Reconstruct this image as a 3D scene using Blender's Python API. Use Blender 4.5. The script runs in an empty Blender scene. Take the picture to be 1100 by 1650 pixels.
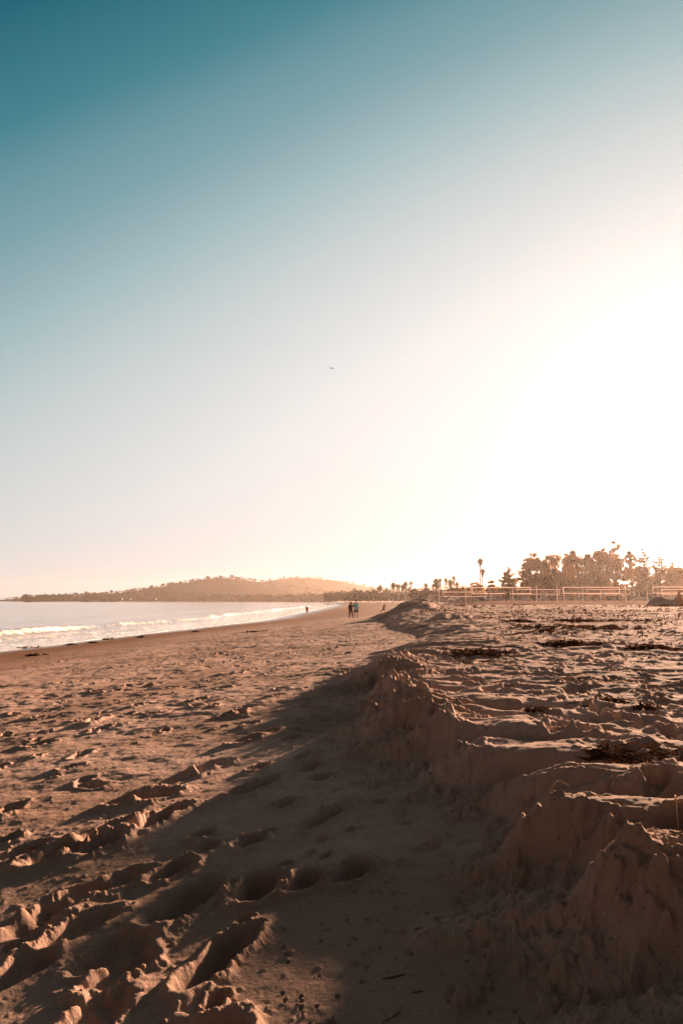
import bpy, bmesh, math, random
import numpy as np
from mathutils import Vector, Matrix

# ------------------------------------------------------------------ camera, world, sun, exposure
SC = bpy.context.scene
COL = SC.collection
R = math.radians
CZ = 2.70                       # camera height above the sea
F = 28.0 / 36.0 * 1650.0        # focal length in photograph pixels
PITCH = math.atan((967.5 - 825.0) / F)
EXPO = 2.95
SUN_AZ, SUN_EL = R(31), R(9.0)      # azimuth right of the view direction
SUN_E = 5.0

cam_d = bpy.data.cameras.new("camera")
cam = bpy.data.objects.new("camera", cam_d)
COL.objects.link(cam)
cam.location = (0, 0, CZ)
cam.rotation_euler = (R(90) + PITCH, 0, 0)
cam_d.sensor_fit = 'VERTICAL'
cam_d.sensor_height = 36.0
cam_d.lens = 28.0
cam_d.clip_start = 0.05
cam_d.clip_end = 30000
SC.camera = cam
SC.render.resolution_x = 682
SC.render.resolution_y = 1024
SC.view_settings.view_transform = 'Standard'
SC.view_settings.look = 'None'
SC.view_settings.gamma = 1
SC.view_settings.exposure = EXPO

SUN_DIR = Vector((math.sin(SUN_AZ) * math.cos(SUN_EL), math.cos(SUN_AZ) * math.cos(SUN_EL), math.sin(SUN_EL)))

def ray(px, py):
    """world direction through a pixel of the photograph"""
    x, y = px - 550.0, -(py - 825.0)
    c, s = math.cos(PITCH), math.sin(PITCH)
    return (x, F * c - y * s, F * s + y * c)

def at(px, py, d):
    """world point at forward distance d"""
    x, y, z = ray(px, py)
    k = d / y
    return (x * k, d, CZ + z * k)

def s2l(c):
    c /= 255.0
    return c / 12.92 if c <= 0.04045 else ((c + 0.055) / 1.055) ** 2.4

def lin(r, g, b):
    return (s2l(r), s2l(g), s2l(b))

world = bpy.data.worlds.new("World")
SC.world = world
world.use_nodes = True
nt = world.node_tree
nt.nodes.clear()
W = nt.nodes.new
out = W('ShaderNodeOutputWorld')
bg = W('ShaderNodeBackground')
sky = W('ShaderNodeTexSky')
sky.sky_type = 'NISHITA'
sky.sun_disc = False
sky.sun_elevation = SUN_EL
sky.sun_rotation = SUN_AZ
tc = W('ShaderNodeTexCoord')

def wmath(op, a, b=None, c=None):
    n = W('ShaderNodeMath')
    n.operation = op
    for i, v in enumerate((a, b, c)):
        if v is None:
            continue
        if isinstance(v, (int, float)):
            n.inputs[i].default_value = v
        else:
            nt.links.new(v, n.inputs[i])
    return n.outputs[0]

dot = W('ShaderNodeVectorMath')
dot.operation = 'DOT_PRODUCT'
nt.links.new(tc.outputs['Generated'], dot.inputs[0])
# the glow of the low sun seen through a marine layer: its centre sits a little above the sun
GC = Vector(ray(1175, 800)).normalized()
dot.inputs[1].default_value = GC
ang = wmath('ARCCOSINE', wmath('MINIMUM', dot.outputs['Value'], 0.99999))
sep = W('ShaderNodeSeparateXYZ')
nt.links.new(tc.outputs['Generated'], sep.inputs[0])
elev = wmath('ARCSINE', sep.outputs['Z'])
KE = 1.3
sval = wmath('ADD', ang, wmath('MULTIPLY', wmath('MAXIMUM', elev, 0.0), KE))

def sof(px, py):
    d = Vector(ray(px, py)).normalized()
    return d.angle(GC) + KE * math.asin(max(d.z, 0))

ramp = W('ShaderNodeValToRGB')
ramp.color_ramp.interpolation = 'B_SPLINE' if False else 'LINEAR'
SMAX = 3.0
stops = [
    (0.0, (210, 232, 240)), (0.49, (230, 238, 240)), (0.62, (236, 238, 238)), (0.80, (231, 233, 232)), (0.85, (226, 229, 229)),
    (0.93, (217, 222, 223)), (1.10, (194, 207, 209)), (1.263, (156, 186, 192)), (1.345, (137, 171, 179)), (1.405, (119, 162, 171)), (1.50, (98, 149, 160)),
    (1.595, (58, 129, 143)), (1.79, (0, 98, 118)), (2.15, (66, 76, 84)), (2.9, (80, 76, 74))]
stops.sort(key=lambda t: t[0])
print([(round(q[0],3),q[1]) for q in stops])
el = ramp.color_ramp.elements
while len(el) < len(stops):
    el.new(0.5)
for e_, (s_, c_) in zip(el, stops):
    e_.position = min(s_ / SMAX, 1.0)
    e_.color = (*lin(*c_), 1)
nt.links.new(wmath('DIVIDE', sval, SMAX), ramp.inputs[0])
# pale warm band along the horizon
hor = wmath('POWER', 2.718, wmath('MULTIPLY', wmath('MAXIMUM', elev, 0.0), -9.0))
mixh = W('ShaderNodeMix')
mixh.data_type = 'RGBA'
nt.links.new(wmath('MULTIPLY', hor, 0.97), mixh.inputs[0])
nt.links.new(ramp.outputs[0], mixh.inputs[6])
mixh.inputs[7].default_value = (*lin(218, 216, 214), 1)
# bright aureole round the low sun (most of it outside the frame)
def gauss(width, amp):
    q = wmath('DIVIDE', ang, width)
    return wmath('MULTIPLY', wmath('POWER', 2.71828, wmath('MULTIPLY', wmath('MULTIPLY', q, q), -1.0)), amp)
aur = wmath('ADD', gauss(0.10, 16.0), gauss(0.14, 0.8))
au = W('ShaderNodeVectorMath')
au.operation = 'SCALE'
au.inputs[0].default_value = (1.0, 0.90, 0.82)
nt.links.new(aur, au.inputs['Scale'])
aa = W('ShaderNodeVectorMath')
aa.operation = 'ADD'
nt.links.new(au.outputs[0], aa.inputs[0])
nt.links.new(mixh.outputs[2], aa.inputs[1])
# scale to the exposure, add the physical sky
sc_ = W('ShaderNodeVectorMath')
sc_.operation = 'SCALE'
nt.links.new(aa.outputs[0], sc_.inputs[0])
sc_.inputs['Scale'].default_value = 1.0 / (2 ** EXPO)
sk = W('ShaderNodeVectorMath')
sk.operation = 'SCALE'
nt.links.new(sky.outputs[0], sk.inputs[0])
sk.inputs['Scale'].default_value = 0.00003
ad = W('ShaderNodeVectorMath')
ad.operation = 'ADD'
nt.links.new(sc_.outputs[0], ad.inputs[0])
nt.links.new(sk.outputs[0], ad.inputs[1])
nt.links.new(ad.outputs[0], bg.inputs[0])
bg.inputs[1].default_value = 1.0
nt.links.new(bg.outputs[0], out.inputs[0])

sd = bpy.data.lights.new("sun", 'SUN')
sd.energy = SUN_E
sd.angle = R(2.0)
sd.color = (1.0, 0.62, 0.41)
sun = bpy.data.objects.new("sun", sd)
COL.objects.link(sun)
sun.rotation_euler = SUN_DIR.to_track_quat('Z', 'Y').to_euler()

SC.cycles.volume_bounces = 1
SC.cycles.max_bounces = 6

# ------------------------------------------------------------------ helpers
rng = np.random.default_rng(7)
random.seed(11)

def _hash(ix, iy, seed):
    h = (ix.astype(np.uint32) * np.uint32(374761393) + iy.astype(np.uint32) * np.uint32(668265263)
         + np.uint32((seed * 1274126177) & 0xffffffff))
    h = (h ^ (h >> np.uint32(13))) * np.uint32(1274126177)
    h = h ^ (h >> np.uint32(16))
    return (h & np.uint32(0xffffff)).astype(np.float32) / np.float32(0xffffff)

def vnoise(x, y, seed=0):
    """gradient noise, about -1..1"""
    x = np.asarray(x, dtype=np.float64); y = np.asarray(y, dtype=np.float64)
    fx, fy = np.floor(x), np.floor(y)
    ix, iy = fx.astype(np.int64), fy.astype(np.int64)
    tx, ty = (x - fx).astype(np.float32), (y - fy).astype(np.float32)
    def g(dx, dy):
        a = _hash(ix + dx, iy + dy, seed) * np.float32(6.2831853)
        return np.cos(a) * (tx - dx) + np.sin(a) * (ty - dy)
    u = tx * tx * tx * (tx * (tx * 6 - 15) + 10)
    v = ty * ty * ty * (ty * (ty * 6 - 15) + 10)
    a = g(0, 0); b = g(1, 0); c = g(0, 1); d = g(1, 1)
    return ((a + (b - a) * u) * (1 - v) + (c + (d - c) * u) * v) * 1.5

def fbm(x, y, octv, seed=0, gain=0.5, lac=2.03):
    t = 0; a = 1.0; n = 0
    for i in range(octv):
        t = t + a * vnoise(x, y, seed + i * 17)
        n += a; a *= gain; x = x * lac + 3.7; y = y * lac - 1.9
    return t / n

def sstep(a, b, x):
    t = np.clip((x - a) / (b - a), 0, 1)
    return t * t * (3 - 2 * t)

def tag(o, label=None, cat=None, group=None, kind=None):
    if label: o['label'] = label
    if cat: o['category'] = cat
    if group: o['group'] = group
    if kind: o['kind'] = kind
    return o

def empty(name, loc=(0, 0, 0), rz=0.0, label=None, cat=None, group=None):
    o = bpy.data.objects.new(name, None)
    COL.objects.link(o)
    o.location = loc
    o.rotation_euler = (0, 0, rz)
    o.empty_display_size = 0.2
    return tag(o, label, cat, group)

def mesh_obj(name, verts, faces, mats, parent=None, smooth=False, midx=None, loc=None):
    me = bpy.data.meshes.new(name)
    me.from_pydata([tuple(v) for v in verts], [], faces)
    for m in (mats if isinstance(mats, (list, tuple)) else [mats]):
        me.materials.append(m)
    if midx is not None:
        me.polygons.foreach_set('material_index', midx)
    if smooth:
        me.polygons.foreach_set('use_smooth', [True] * len(me.polygons))
    me.update()
    o = bpy.data.objects.new(name, me)
    COL.objects.link(o)
    if parent: o.parent = parent
    if loc: o.location = loc
    return o

def np_mesh(name, V, Q, mat, parent=None, smooth=True):
    """V (n,3) array, Q (m,4) or (m,3) int array"""
    me = bpy.data.meshes.new(name)
    n, m, k = len(V), len(Q), Q.shape[1]
    me.vertices.add(n)
    me.vertices.foreach_set('co', np.ascontiguousarray(V, dtype=np.float32).ravel())
    me.loops.add(m * k)
    me.loops.foreach_set('vertex_index', np.ascontiguousarray(Q, dtype=np.int32).ravel())
    me.polygons.add(m)
    me.polygons.foreach_set('loop_start', np.arange(m, dtype=np.int32) * k)
    me.polygons.foreach_set('use_smooth', np.full(m, smooth))
    me.materials.append(mat)
    me.update(calc_edges=True)
    o = bpy.data.objects.new(name, me)
    COL.objects.link(o)
    if parent: o.parent = parent
    return o

class MB:
    """collects simple shapes into one mesh"""
    def __init__(s):
        s.v = []; s.f = []
    def box(s, c, d, rz=0, ry=0):
        i = len(s.v)
        m = Matrix.Rotation(rz, 3, 'Z') @ Matrix.Rotation(ry, 3, 'Y')
        for sx in (-1, 1):
            for sy in (-1, 1):
                for sz in (-1, 1):
                    p = m @ Vector((sx * d[0] / 2, sy * d[1] / 2, sz * d[2] / 2))
                    s.v.append((c[0] + p.x, c[1] + p.y, c[2] + p.z))
        for q in ((0, 1, 3, 2), (4, 6, 7, 5), (0, 4, 5, 1), (2, 3, 7, 6), (0, 2, 6, 4), (1, 5, 7, 3)):
            s.f.append([i + k for k in q])
        return s
    def tube(s, pts, rad, n=8, cap=True):
        pts = [Vector(p) for p in pts]
        if not isinstance(rad, (list, tuple)): rad = [rad] * len(pts)
        base = len(s.v)
        up = None
        for k, p in enumerate(pts):
            a = pts[max(k - 1, 0)]; b = pts[min(k + 1, len(pts) - 1)]
            t = (b - a).normalized()
            if up is None:
                up = t.orthogonal().normalized()
            up = (up - t * up.dot(t)).normalized()
            w = t.cross(up)
            for j in range(n):
                th = 2 * math.pi * j / n
                q = p + (up * math.cos(th) + w * math.sin(th)) * rad[k]
                s.v.append(tuple(q))
        for k in range(len(pts) - 1):
            for j in range(n):
                j2 = (j + 1) % n
                s.f.append([base + k * n + j, base + k * n + j2, base + (k + 1) * n + j2, base + (k + 1) * n + j])
        if cap:
            s.f.append([base + j for j in range(n)][::-1])
            s.f.append([base + (len(pts) - 1) * n + j for j in range(n)])
        return s
    def ell(s, c, r, nu=10, nv=7, rot=None):
        base = len(s.v)
        for i in range(nv + 1):
            ph = math.pi * i / nv
            for j in range(nu):
                th = 2 * math.pi * j / nu
                p = Vector((r[0] * math.sin(ph) * math.cos(th), r[1] * math.sin(ph) * math.sin(th), r[2] * math.cos(ph)))
                if rot: p = rot @ p
                s.v.append((c[0] + p.x, c[1] + p.y, c[2] + p.z))
        for i in range(nv):
            for j in range(nu):
                j2 = (j + 1) % nu
                s.f.append([base + i * nu + j, base + (i + 1) * nu + j, base + (i + 1) * nu + j2, base + i * nu + j2])
        return s
    def face(s, pts):
        i = len(s.v)
        s.v += [tuple(p) for p in pts]
        s.f.append(list(range(i, i + len(pts))))
        return s
    def build(s, name, mat, parent=None, smooth=False, loc=None):
        return mesh_obj(name, s.v, s.f, mat, parent, smooth, None, loc)

def copy_tree(o, parent=None):
    c = o.copy()
    COL.objects.link(c)
    c.parent = parent
    for ch in o.children:
        copy_tree(ch, c)
    return c

# ------------------------------------------------------------------ materials
def mat_new(name):
    m = bpy.data.materials.new(name)
    m.use_nodes = True
    n = m.node_tree
    return m, n, n.nodes['Principled BSDF']

def simple(name, col, rough=0.7, var=0.25, scale=6.0, metal=0.0, transl=0.0):
    """procedural material: base colour broken up by object-space noise"""
    m, n, b = mat_new(name)
    tcx = n.nodes.new('ShaderNodeTexCoord')
    no = n.nodes.new('ShaderNodeTexNoise')
    no.inputs['Scale'].default_value = scale
    no.inputs['Detail'].default_value = 4
    n.links.new(tcx.outputs['Object'], no.inputs['Vector'])
    mx = n.nodes.new('ShaderNodeMix')
    mx.data_type = 'RGBA'
    mx.inputs[6].default_value = (*[c * (1 - var) for c in col], 1)
    mx.inputs[7].default_value = (*[min(1, c * (1 + var)) for c in col], 1)
    n.links.new(no.outputs[0], mx.inputs[0])
    n.links.new(mx.outputs[2], b.inputs['Base Color'])
    b.inputs['Roughness'].default_value = rough
    b.inputs['Metallic'].default_value = metal
    b.inputs['Specular IOR Level'].default_value = 0.5 if rough < .5 else 0.02
    surf = b.outputs[0]
    if rough >= 0.7 or transl:
        df = n.nodes.new('ShaderNodeBsdfDiffuse')
        n.links.new(mx.outputs[2], df.inputs['Color'])
        surf = df.outputs[0]
        n.links.new(surf, n.nodes['Material Output'].inputs[0])
    if transl:
        tr = n.nodes.new('ShaderNodeBsdfTranslucent')
        n.links.new(mx.outputs[2], tr.inputs['Color'])
        ms = n.nodes.new('ShaderNodeMixShader')
        ms.inputs[0].default_value = transl
        n.links.new(surf, ms.inputs[1])
        n.links.new(tr.outputs[0], ms.inputs[2])
        n.links.new(ms.outputs[0], n.nodes['Material Output'].inputs[0])
    return m

def sand_material():
    m, n, b = mat_new('sand')
    L = n.links.new
    N = n.nodes.new
    geo = N('ShaderNodeNewGeometry')
    pos = geo.outputs['Position']
    def noise(sc, det=5, rough=0.6, vec=pos):
        t = N('ShaderNodeTexNoise')
        t.inputs['Scale'].default_value = sc
        t.inputs['Detail'].default_value = det
        t.inputs['Roughness'].default_value = rough
        L(vec, t.inputs['Vector'])
        return t.outputs[0]
    def mixc(fac, a, c):
        x = N('ShaderNodeMix'); x.data_type = 'RGBA'
        for i, v in ((0, fac), (6, a), (7, c)):
            if isinstance(v, (int, float)): x.inputs[i].default_value = v
            elif isinstance(v, tuple): x.inputs[i].default_value = (*v, 1)
            else: L(v, x.inputs[i])
        return x.outputs[2]
    def mr(v, a, c, d=0.0, e=1.0):
        x = N('ShaderNodeMapRange')
        x.inputs[1].default_value = a; x.inputs[2].default_value = c
        x.inputs[3].default_value = d; x.inputs[4].default_value = e
        L(v, x.inputs[0])
        return x.outputs[0]
    grain = noise(420, 3, 0.7)
    mid = noise(9, 6, 0.62)
    big = noise(0.55, 4, 0.5)
    col = mixc(mr(mid, 0.3, 0.7), (0.42, 0.295, 0.24), (0.54, 0.39, 0.32))
    col = mixc(mr(big, 0.38, 0.62, 0, 0.85), col, (0.285, 0.19, 0.14))
    # individual dark and pale grains
    col = mixc(mr(grain, 0.60, 0.72, 0, 0.75), col, (0.11, 0.075, 0.06))
    col = mixc(mr(grain, 0.36, 0.28, 0, 0.6), col, (0.66, 0.54, 0.45))
    # dark dust and mineral specks lying on the sand
    sp = noise(60, 2, 0.5)
    col = mixc(mr(sp, 0.68, 0.72, 0, 0.7), col, (0.10, 0.07, 0.055))
    col = mixc(mr(noise(85, 1, 0.5), 0.22, 0.19, 0, 0.9), col, (0.70, 0.66, 0.62))
    # damp sand near the water
    sx = N('ShaderNodeSeparateXYZ'); L(pos, sx.inputs[0])
    zz = N('ShaderNodeMath'); zz.operation = 'ADD'
    L(sx.outputs[2], zz.inputs[0])
    nn = N('ShaderNodeMath'); nn.operation = 'MULTIPLY'; nn.inputs[1].default_value = 0.30
    L(mr(noise(0.18, 4, 0.55), 0, 1, -0.5, 0.5), nn.inputs[0])
    L(nn.outputs[0], zz.inputs[1])
    damp = mr(zz.outputs[0], 0.85, 0.35)
    wet = mr(zz.outputs[0], 0.20, 0.07)
    col = mixc(damp, col, (0.20, 0.105, 0.062))
    col = mixc(wet, col, (0.13, 0.085, 0.065))
    # raked, darker sand around the courts far up the beach
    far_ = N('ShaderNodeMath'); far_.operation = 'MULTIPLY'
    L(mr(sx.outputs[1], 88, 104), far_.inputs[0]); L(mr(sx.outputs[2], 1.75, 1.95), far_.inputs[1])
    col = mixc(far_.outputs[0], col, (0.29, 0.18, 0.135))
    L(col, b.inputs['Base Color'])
    r = N('ShaderNodeMath'); r.operation = 'MULTIPLY_ADD'
    L(wet, r.inputs[0]); r.inputs[1].default_value = -0.72; r.inputs[2].default_value = 0.93
    L(r.outputs[0], b.inputs['Roughness'])
    L(mr(wet, 0, 1, 0.03, 0.5), b.inputs['Specular IOR Level'])
    b.inputs['Diffuse Roughness'].default_value = 0.4
    # bumps: grains, pits and crumbs, fading out in wet sand
    dry = N('ShaderNodeMath'); dry.operation = 'SUBTRACT'; dry.inputs[0].default_value = 1.0
    L(wet, dry.inputs[1])
    fl = N('ShaderNodeMath'); fl.operation = 'MULTIPLY_ADD'; L(far_.outputs[0], fl.inputs[0]); fl.inputs[1].default_value = -0.9; fl.inputs[2].default_value = 1.0
    dry2 = N('ShaderNodeMath'); dry2.operation = 'MULTIPLY'; L(dry.outputs[0], dry2.inputs[0]); L(fl.outputs[0], dry2.inputs[1])
    dry = dry2
    prev = None
    vor = N('ShaderNodeTexVoronoi'); vor.inputs['Scale'].default_value = 55
    L(pos, vor.inputs['Vector'])
    for src, dist, st in ((noise(14, 6, 0.7), 0.028, 0.8), (vor.outputs[0], 0.004, 0.35), (noise(170, 4, 0.7), 0.0042, 0.9)):
        bp = N('ShaderNodeBump')
        bp.inputs['Distance'].default_value = dist
        mm = N('ShaderNodeMath'); mm.operation = 'MULTIPLY'; mm.inputs[1].default_value = st
        L(dry.outputs[0], mm.inputs[0]); L(mm.outputs[0], bp.inputs['Strength'])
        L(src, bp.inputs['Height'])
        if prev: L(prev, bp.inputs['Normal'])
        prev = bp.outputs[0]
    L(prev, b.inputs['Normal'])
    df = N('ShaderNodeBsdfDiffuse'); df.inputs['Roughness'].default_value = 0.5
    L(col, df.inputs['Color']); L(prev, df.inputs['Normal'])
    ms = N('ShaderNodeMixShader'); shn = N('ShaderNodeMath'); shn.operation = 'MULTIPLY'; L(fl.outputs[0], shn.inputs[0]); shn.inputs[1].default_value = 0.62
    mxw = N('ShaderNodeMath'); mxw.operation = 'MAXIMUM'; L(shn.outputs[0], mxw.inputs[0]); L(wet, mxw.inputs[1])
    L(mxw.outputs[0], ms.inputs[0]); L(df.outputs[0], ms.inputs[1]); L(b.outputs[0], ms.inputs[2])
    L(ms.outputs[0], n.nodes['Material Output'].inputs[0])
    return m
# ------------------------------------------------------------------ terrain
def xs_line(y):      # waterline (z = 0)
    return np.interp(y, [-60, 0, 20, 42, 60, 75, 106, 200, 340, 700, 1200, 1700, 2000, 2200],
                     [-24, -21, -19.8, -18.2, -16.4, -14.8, -10.6, -8.5, -5.5, -5, -10, -28, -160, -1300])

def xc_line(y):      # top edge of the erosion scarp
    return np.interp(y, [-60, -6, -2, 0, 1.5, 2.5, 3.5, 4.5, 6, 8, 10, 12.5, 17, 22, 28, 36, 50, 60, 75, 120, 400, 3000],
                     [1.6, 1.6, 1.40, 1.25, 1.17, 1.12, 1.03, 0.92, 0.86, 0.84, 1.0, 1.6, 3.0, 3.9, 4.1, 4.0, 3.7, 4.6, 8, 22, 60, 300])

def zplat(y, x):
    z = np.interp(y, [-60, 0, 1.6, 2.6, 3.6, 5, 8, 30, 60, 100, 118, 150, 300, 800, 2000], 
                  [CZ - 0.6, CZ - .66, CZ - .69, CZ - .71, CZ - .70, CZ - .72, CZ - .73, CZ - .66, CZ - .50, CZ - .58, CZ - .42, CZ - .10, CZ - .02, CZ + .1, CZ - .1])
    return z + 0.0 * x

def base_height(x, y):
    xs = xs_line(y); xc = xc_line(y)
    near = sstep(22, 9, y) * sstep(-8, -2, y)
    # buttresses and gullies along the scarp: rounded noses, sharp re-entrants, leaning towards the sea
    yq = y + 0.45 * (x - xc) + 0.10 * vnoise(x * 3.1, y * 3.1, 4)
    ph = yq / 0.74 + 0.8 * vnoise(yq * 0.8, yq * 0 + 3.3, 5)
    nose = np.abs(np.sin(np.pi * ph)) ** 0.75
    ph2 = yq / 0.29 + 1.2 * vnoise(yq * 1.7, yq * 0 + 1.1, 8)
    nose2 = np.abs(np.sin(np.pi * ph2)) ** 0.8
    amp = 0.33 + 0.28 * vnoise(yq * 0.75, yq * 0, 9)
    a2 = 0.06 + 0.08 * vnoise(yq * 1.3, yq * 0, 19)
    lobe = amp * (nose - 0.55) + a2 * nose2 + 0.14 * fbm(x * 1.7, y * 1.7, 3, 41)
    u = x - (xc - 0.08) + lobe * near + 0.6 * fbm(x * 0.16, y * 0.10, 3, 44) * sstep(9, 25, y)
    W_ = np.interp(y, [-5, 3, 5, 9, 12, 17, 34, 44, 56, 70, 120], [0.34, 0.34, 0.36, 0.52, 1.0, 2.8, 3.6, 2.6, 2.8, 7.0, 12.0])
    t = np.clip((u + W_ * 0.6) / W_, 0, 1)
    ex = 1.6 + 1.1 * np.clip(nose * near, 0, 1) * sstep(-.3, .3, vnoise(yq * 0.6, yq * 0, 15)+.15)
    face = 1 - (1 - t) ** ex
    # lower beach
    zf_in = np.interp(y, [-60, 0, 3, 5.5, 9, 13, 38, 47, 60, 77, 120, 400, 2000], 
                      [CZ - .96, CZ - .95, CZ - .94, CZ - .915, CZ - .875, CZ - .84, CZ - .84, CZ - 0.98, CZ - 1.12, CZ - 1.2, CZ - 1.3, CZ - 1.2, CZ - 1.2])
    fr = np.clip((x - xs) / np.maximum(xc - xs, 1e-3), -60, 1)
    zl = np.where(fr > 0, zf_in * (0.86 * fr + 0.14 * fr * fr * fr), (x - xs) * 0.055)
    zl = np.maximum(zl, -2.6)
    # slumped sand at the foot of the face: uneven fans
    dist = np.maximum(-(u + W_ * 0.6), 0)
    fan = sstep(-0.15, 0.45, vnoise(yq * 1.15, yq * 0 + 7.7, 12) + .1)
    reach = 0.10 + 0.42 * fan
    tal = near * np.clip(1 - dist / reach, 0, 1) ** 1.3 * (0.03 + 0.10 * fan) * (1 - t)
    zp = zplat(y, x) + 0.04 * fbm(x * 0.35, y * 0.35, 3, 21)
    zp = zp - 0.13 * np.exp(-np.maximum(u, 0) / 0.5) * near * (1 - nose) ** 1.5 - 0.035 * np.exp(-np.maximum(u, 0) / 0.25) * near * (1 - nose2)
    zp = zp + np.exp(-np.maximum(u, 0) / 0.7) * near * (0.075 * vnoise(y / 1.15, y * 0 + 2.2, 23) + 0.03 * vnoise(y / 0.4, x, 24))
    z = zl + (zp - zl) * face + tal
    return z, u, t, W_, fr, tal * near

TH_FINE = math.radians(27.5)
def build_axes():
    a = list(np.arange(-TH_FINE, TH_FINE, 0.00118))
    step = 0.00118; th = a[-1]
    r_ = []
    while th < math.pi - 0.03:
        step = min(step * 1.035, 0.06)
        th += step
        r_.append(th)
    step = 0.00118; th = a[0]; l_ = []
    while th > -math.pi + 0.03:
        step = min(step * 1.07, 0.09)
        th -= step
        l_.append(th)
    theta = np.array(l_[::-1] + a + r_)
    rad = [0.12]
    while rad[-1] < 9000:
        r = rad[-1]
        if r < 1.3: k = 0.03
        elif r < 3.2: k = 0.0030
        elif r < 14: k = 0.0036
        elif r < 70: k = 0.0065
        elif r < 240: k = 0.009
        elif r < 400: k = 0.014
        else: k = 0.04
        rad.append(r * (1 + k))
    return theta, np.array(rad)
THETA, RAD = build_axes()
GX = (RAD[:, None] * np.sin(THETA)[None, :])
GY = (RAD[:, None] * np.cos(THETA)[None, :])
GZ, GU, GT, GW, GFR, GTAL = base_height(GX, GY)
CELL = (RAD * 0.005)[:, None]

def window(cx, cy, ext):
    r0 = math.hypot(cx, cy); t0 = math.atan2(cx, cy)
    i0, i1 = np.searchsorted(RAD, (max(r0 - ext, 0.01), r0 + ext))
    dt = ext / max(r0, ext)
    j0, j1 = np.searchsorted(THETA, (t0 - dt, t0 + dt))
    return slice(i0, i1), slice(j0, j1)

def dent(cx, cy, L, B, ang, depth, rim=0.35, rough=0.25, seed=0, pile=0.0):
    """a footprint or scuff: noisy oval hollow with a pushed-up rim; ang is clockwise from +Y"""
    ext = max(L, B) * 1.15 + 0.02
    w = window(cx, cy, ext)
    x = GX[w] - cx; y = GY[w] - cy
    if x.size == 0: return
    c, s = math.cos(ang), math.sin(ang)
    u = (x * s + y * c) / (L * 0.5)
    v = (x * c - y * s) / (B * 0.5)
    sc = 2.2 / max(L, B)
    nz = vnoise(GX[w] * sc + seed * 1.7, GY[w] * sc, seed) * rough + vnoise(GX[w] * sc * 3, GY[w] * sc * 3, seed + 3) * rough * 0.5
    # waist between heel and ball
    waist = 1 - 0.22 * np.exp(-((u + 0.1) / 0.35) ** 2)
    rho = np.sqrt(u * u + (v / waist) ** 2) + nz
    ins = np.clip(1 - rho, 0, 1)
    h = -depth * sstep(0.0, 0.42, ins) * (1 + 0.25 * u)
    h += depth * rim * np.exp(-((rho - 1.12) / 0.20) ** 2) * (0.8 + 0.35 * vnoise(GX[w] * sc * 1.3, GY[w] * sc * 1.3, seed + 9))
    if pile:
        h += pile * np.exp(-(((u + 1.25) / 0.45) ** 2 + (v / 1.1) ** 2)) * (0.6 + vnoise(GX[w] * sc * 2, GY[w] * sc * 2, seed + 5) * 0.3)
    if pile:
        rd = 1 - np.abs(fbm(GX[w] * 17, GY[w] * 17, 3, 7)) * 3.2
        h += min(depth * .2, .008) * np.exp(-((rho - 1.15) / 0.42) ** 2) * np.clip(rd, -.4, 1) * sstep(-.3, .3, vnoise(GX[w] * 5, GY[w] * 5, seed + 2))
    GZ[w] += h

def bump(cx, cy, r, h, ang=0.0, asp=1.0, rough=0.2, seed=0, p=1.0):
    ext = r * max(asp, 1) * 1.5
    w = window(cx, cy, ext)
    x = GX[w] - cx; y = GY[w] - cy
    if x.size == 0: return
    c, s = math.cos(ang), math.sin(ang)
    u = (x * s + y * c) / (r * asp); v = (x * c - y * s) / r
    nz = vnoise(GX[w] * 1.8 / r + seed, GY[w] * 1.8 / r, seed) * rough
    rho2 = np.clip(1 - (u * u + v * v) - nz, 0, 1)
    GZ[w] += h * rho2 ** p

# --- general relief
lower = np.clip(1 - GT * 3, 0, 1)
upper = np.maximum(np.clip(GT * 3 - 2, 0, 1), sstep(12, 18, GY) * np.clip(GT * 5, 0, 1))
dryz = sstep(0.30, 0.95, GZ)
SMOOTHP = np.exp(-(((GX - 0.35) / 0.85) ** 2 + ((GY - 2.9) / 1.6) ** 2))     # the smooth patch at the foot
n1 = fbm(GX * 0.9, GY * 0.9, 4, 31)
n2 = fbm(GX * 3.1, GY * 3.1, 4, 33)
n3 = fbm(GX * 11, GY * 11, 4, 35)
n4 = fbm(GX * 42, GY * 42, 3, 37)
fade = lambda lo: np.clip(lo / CELL, 0, 1)
nearm = sstep(40, 5, GY)
GZ += lower * dryz * ((0.016 + .014 * sstep(5, 9, GY)) * n1 + (0.012 + .010 * sstep(5, 9, GY)) * (n2 * fade(.15)) * (1 - 0.8 * SMOOTHP)) 
GZ += dryz * (0.0045 * n3 * fade(.05) + 0.0016 * n4 * fade(.012)) * (1 - 0.55 * SMOOTHP * lower)
# trampled upper beach: hummocks with steep edges
rid = 1 - np.abs(fbm(GX * 1.1, GY * 1.7, 4, 51)) * 2.6
hum = fbm(GX * 1.7, GY * 2.3, 5, 57)
ampu = np.interp(GY, [0, 4, 10, 40, 110, 120, 150], [0.5, 0.75, 1.1, 2.0, 2.0, 0.9, 0.6])
GZ += upper * ampu * (0.050 * hum + 0.018 * np.clip(rid, -1, 1)) * fade(.5)
GZ += upper * sstep(100, 125, GY) * sstep(260, 200, GY) * 0.07 * fbm(GX * .55, GY * .33, 3, 59)
# mid beach left: long low ripples of old tracks
band = np.exp(-((GFR - 0.72) / 0.26) ** 2) * lower
GZ += band * sstep(5, 12, GY) * 0.040 * fbm(GX * 1.3, GY * 1.0, 5, 61) * fade(.4)
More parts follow.
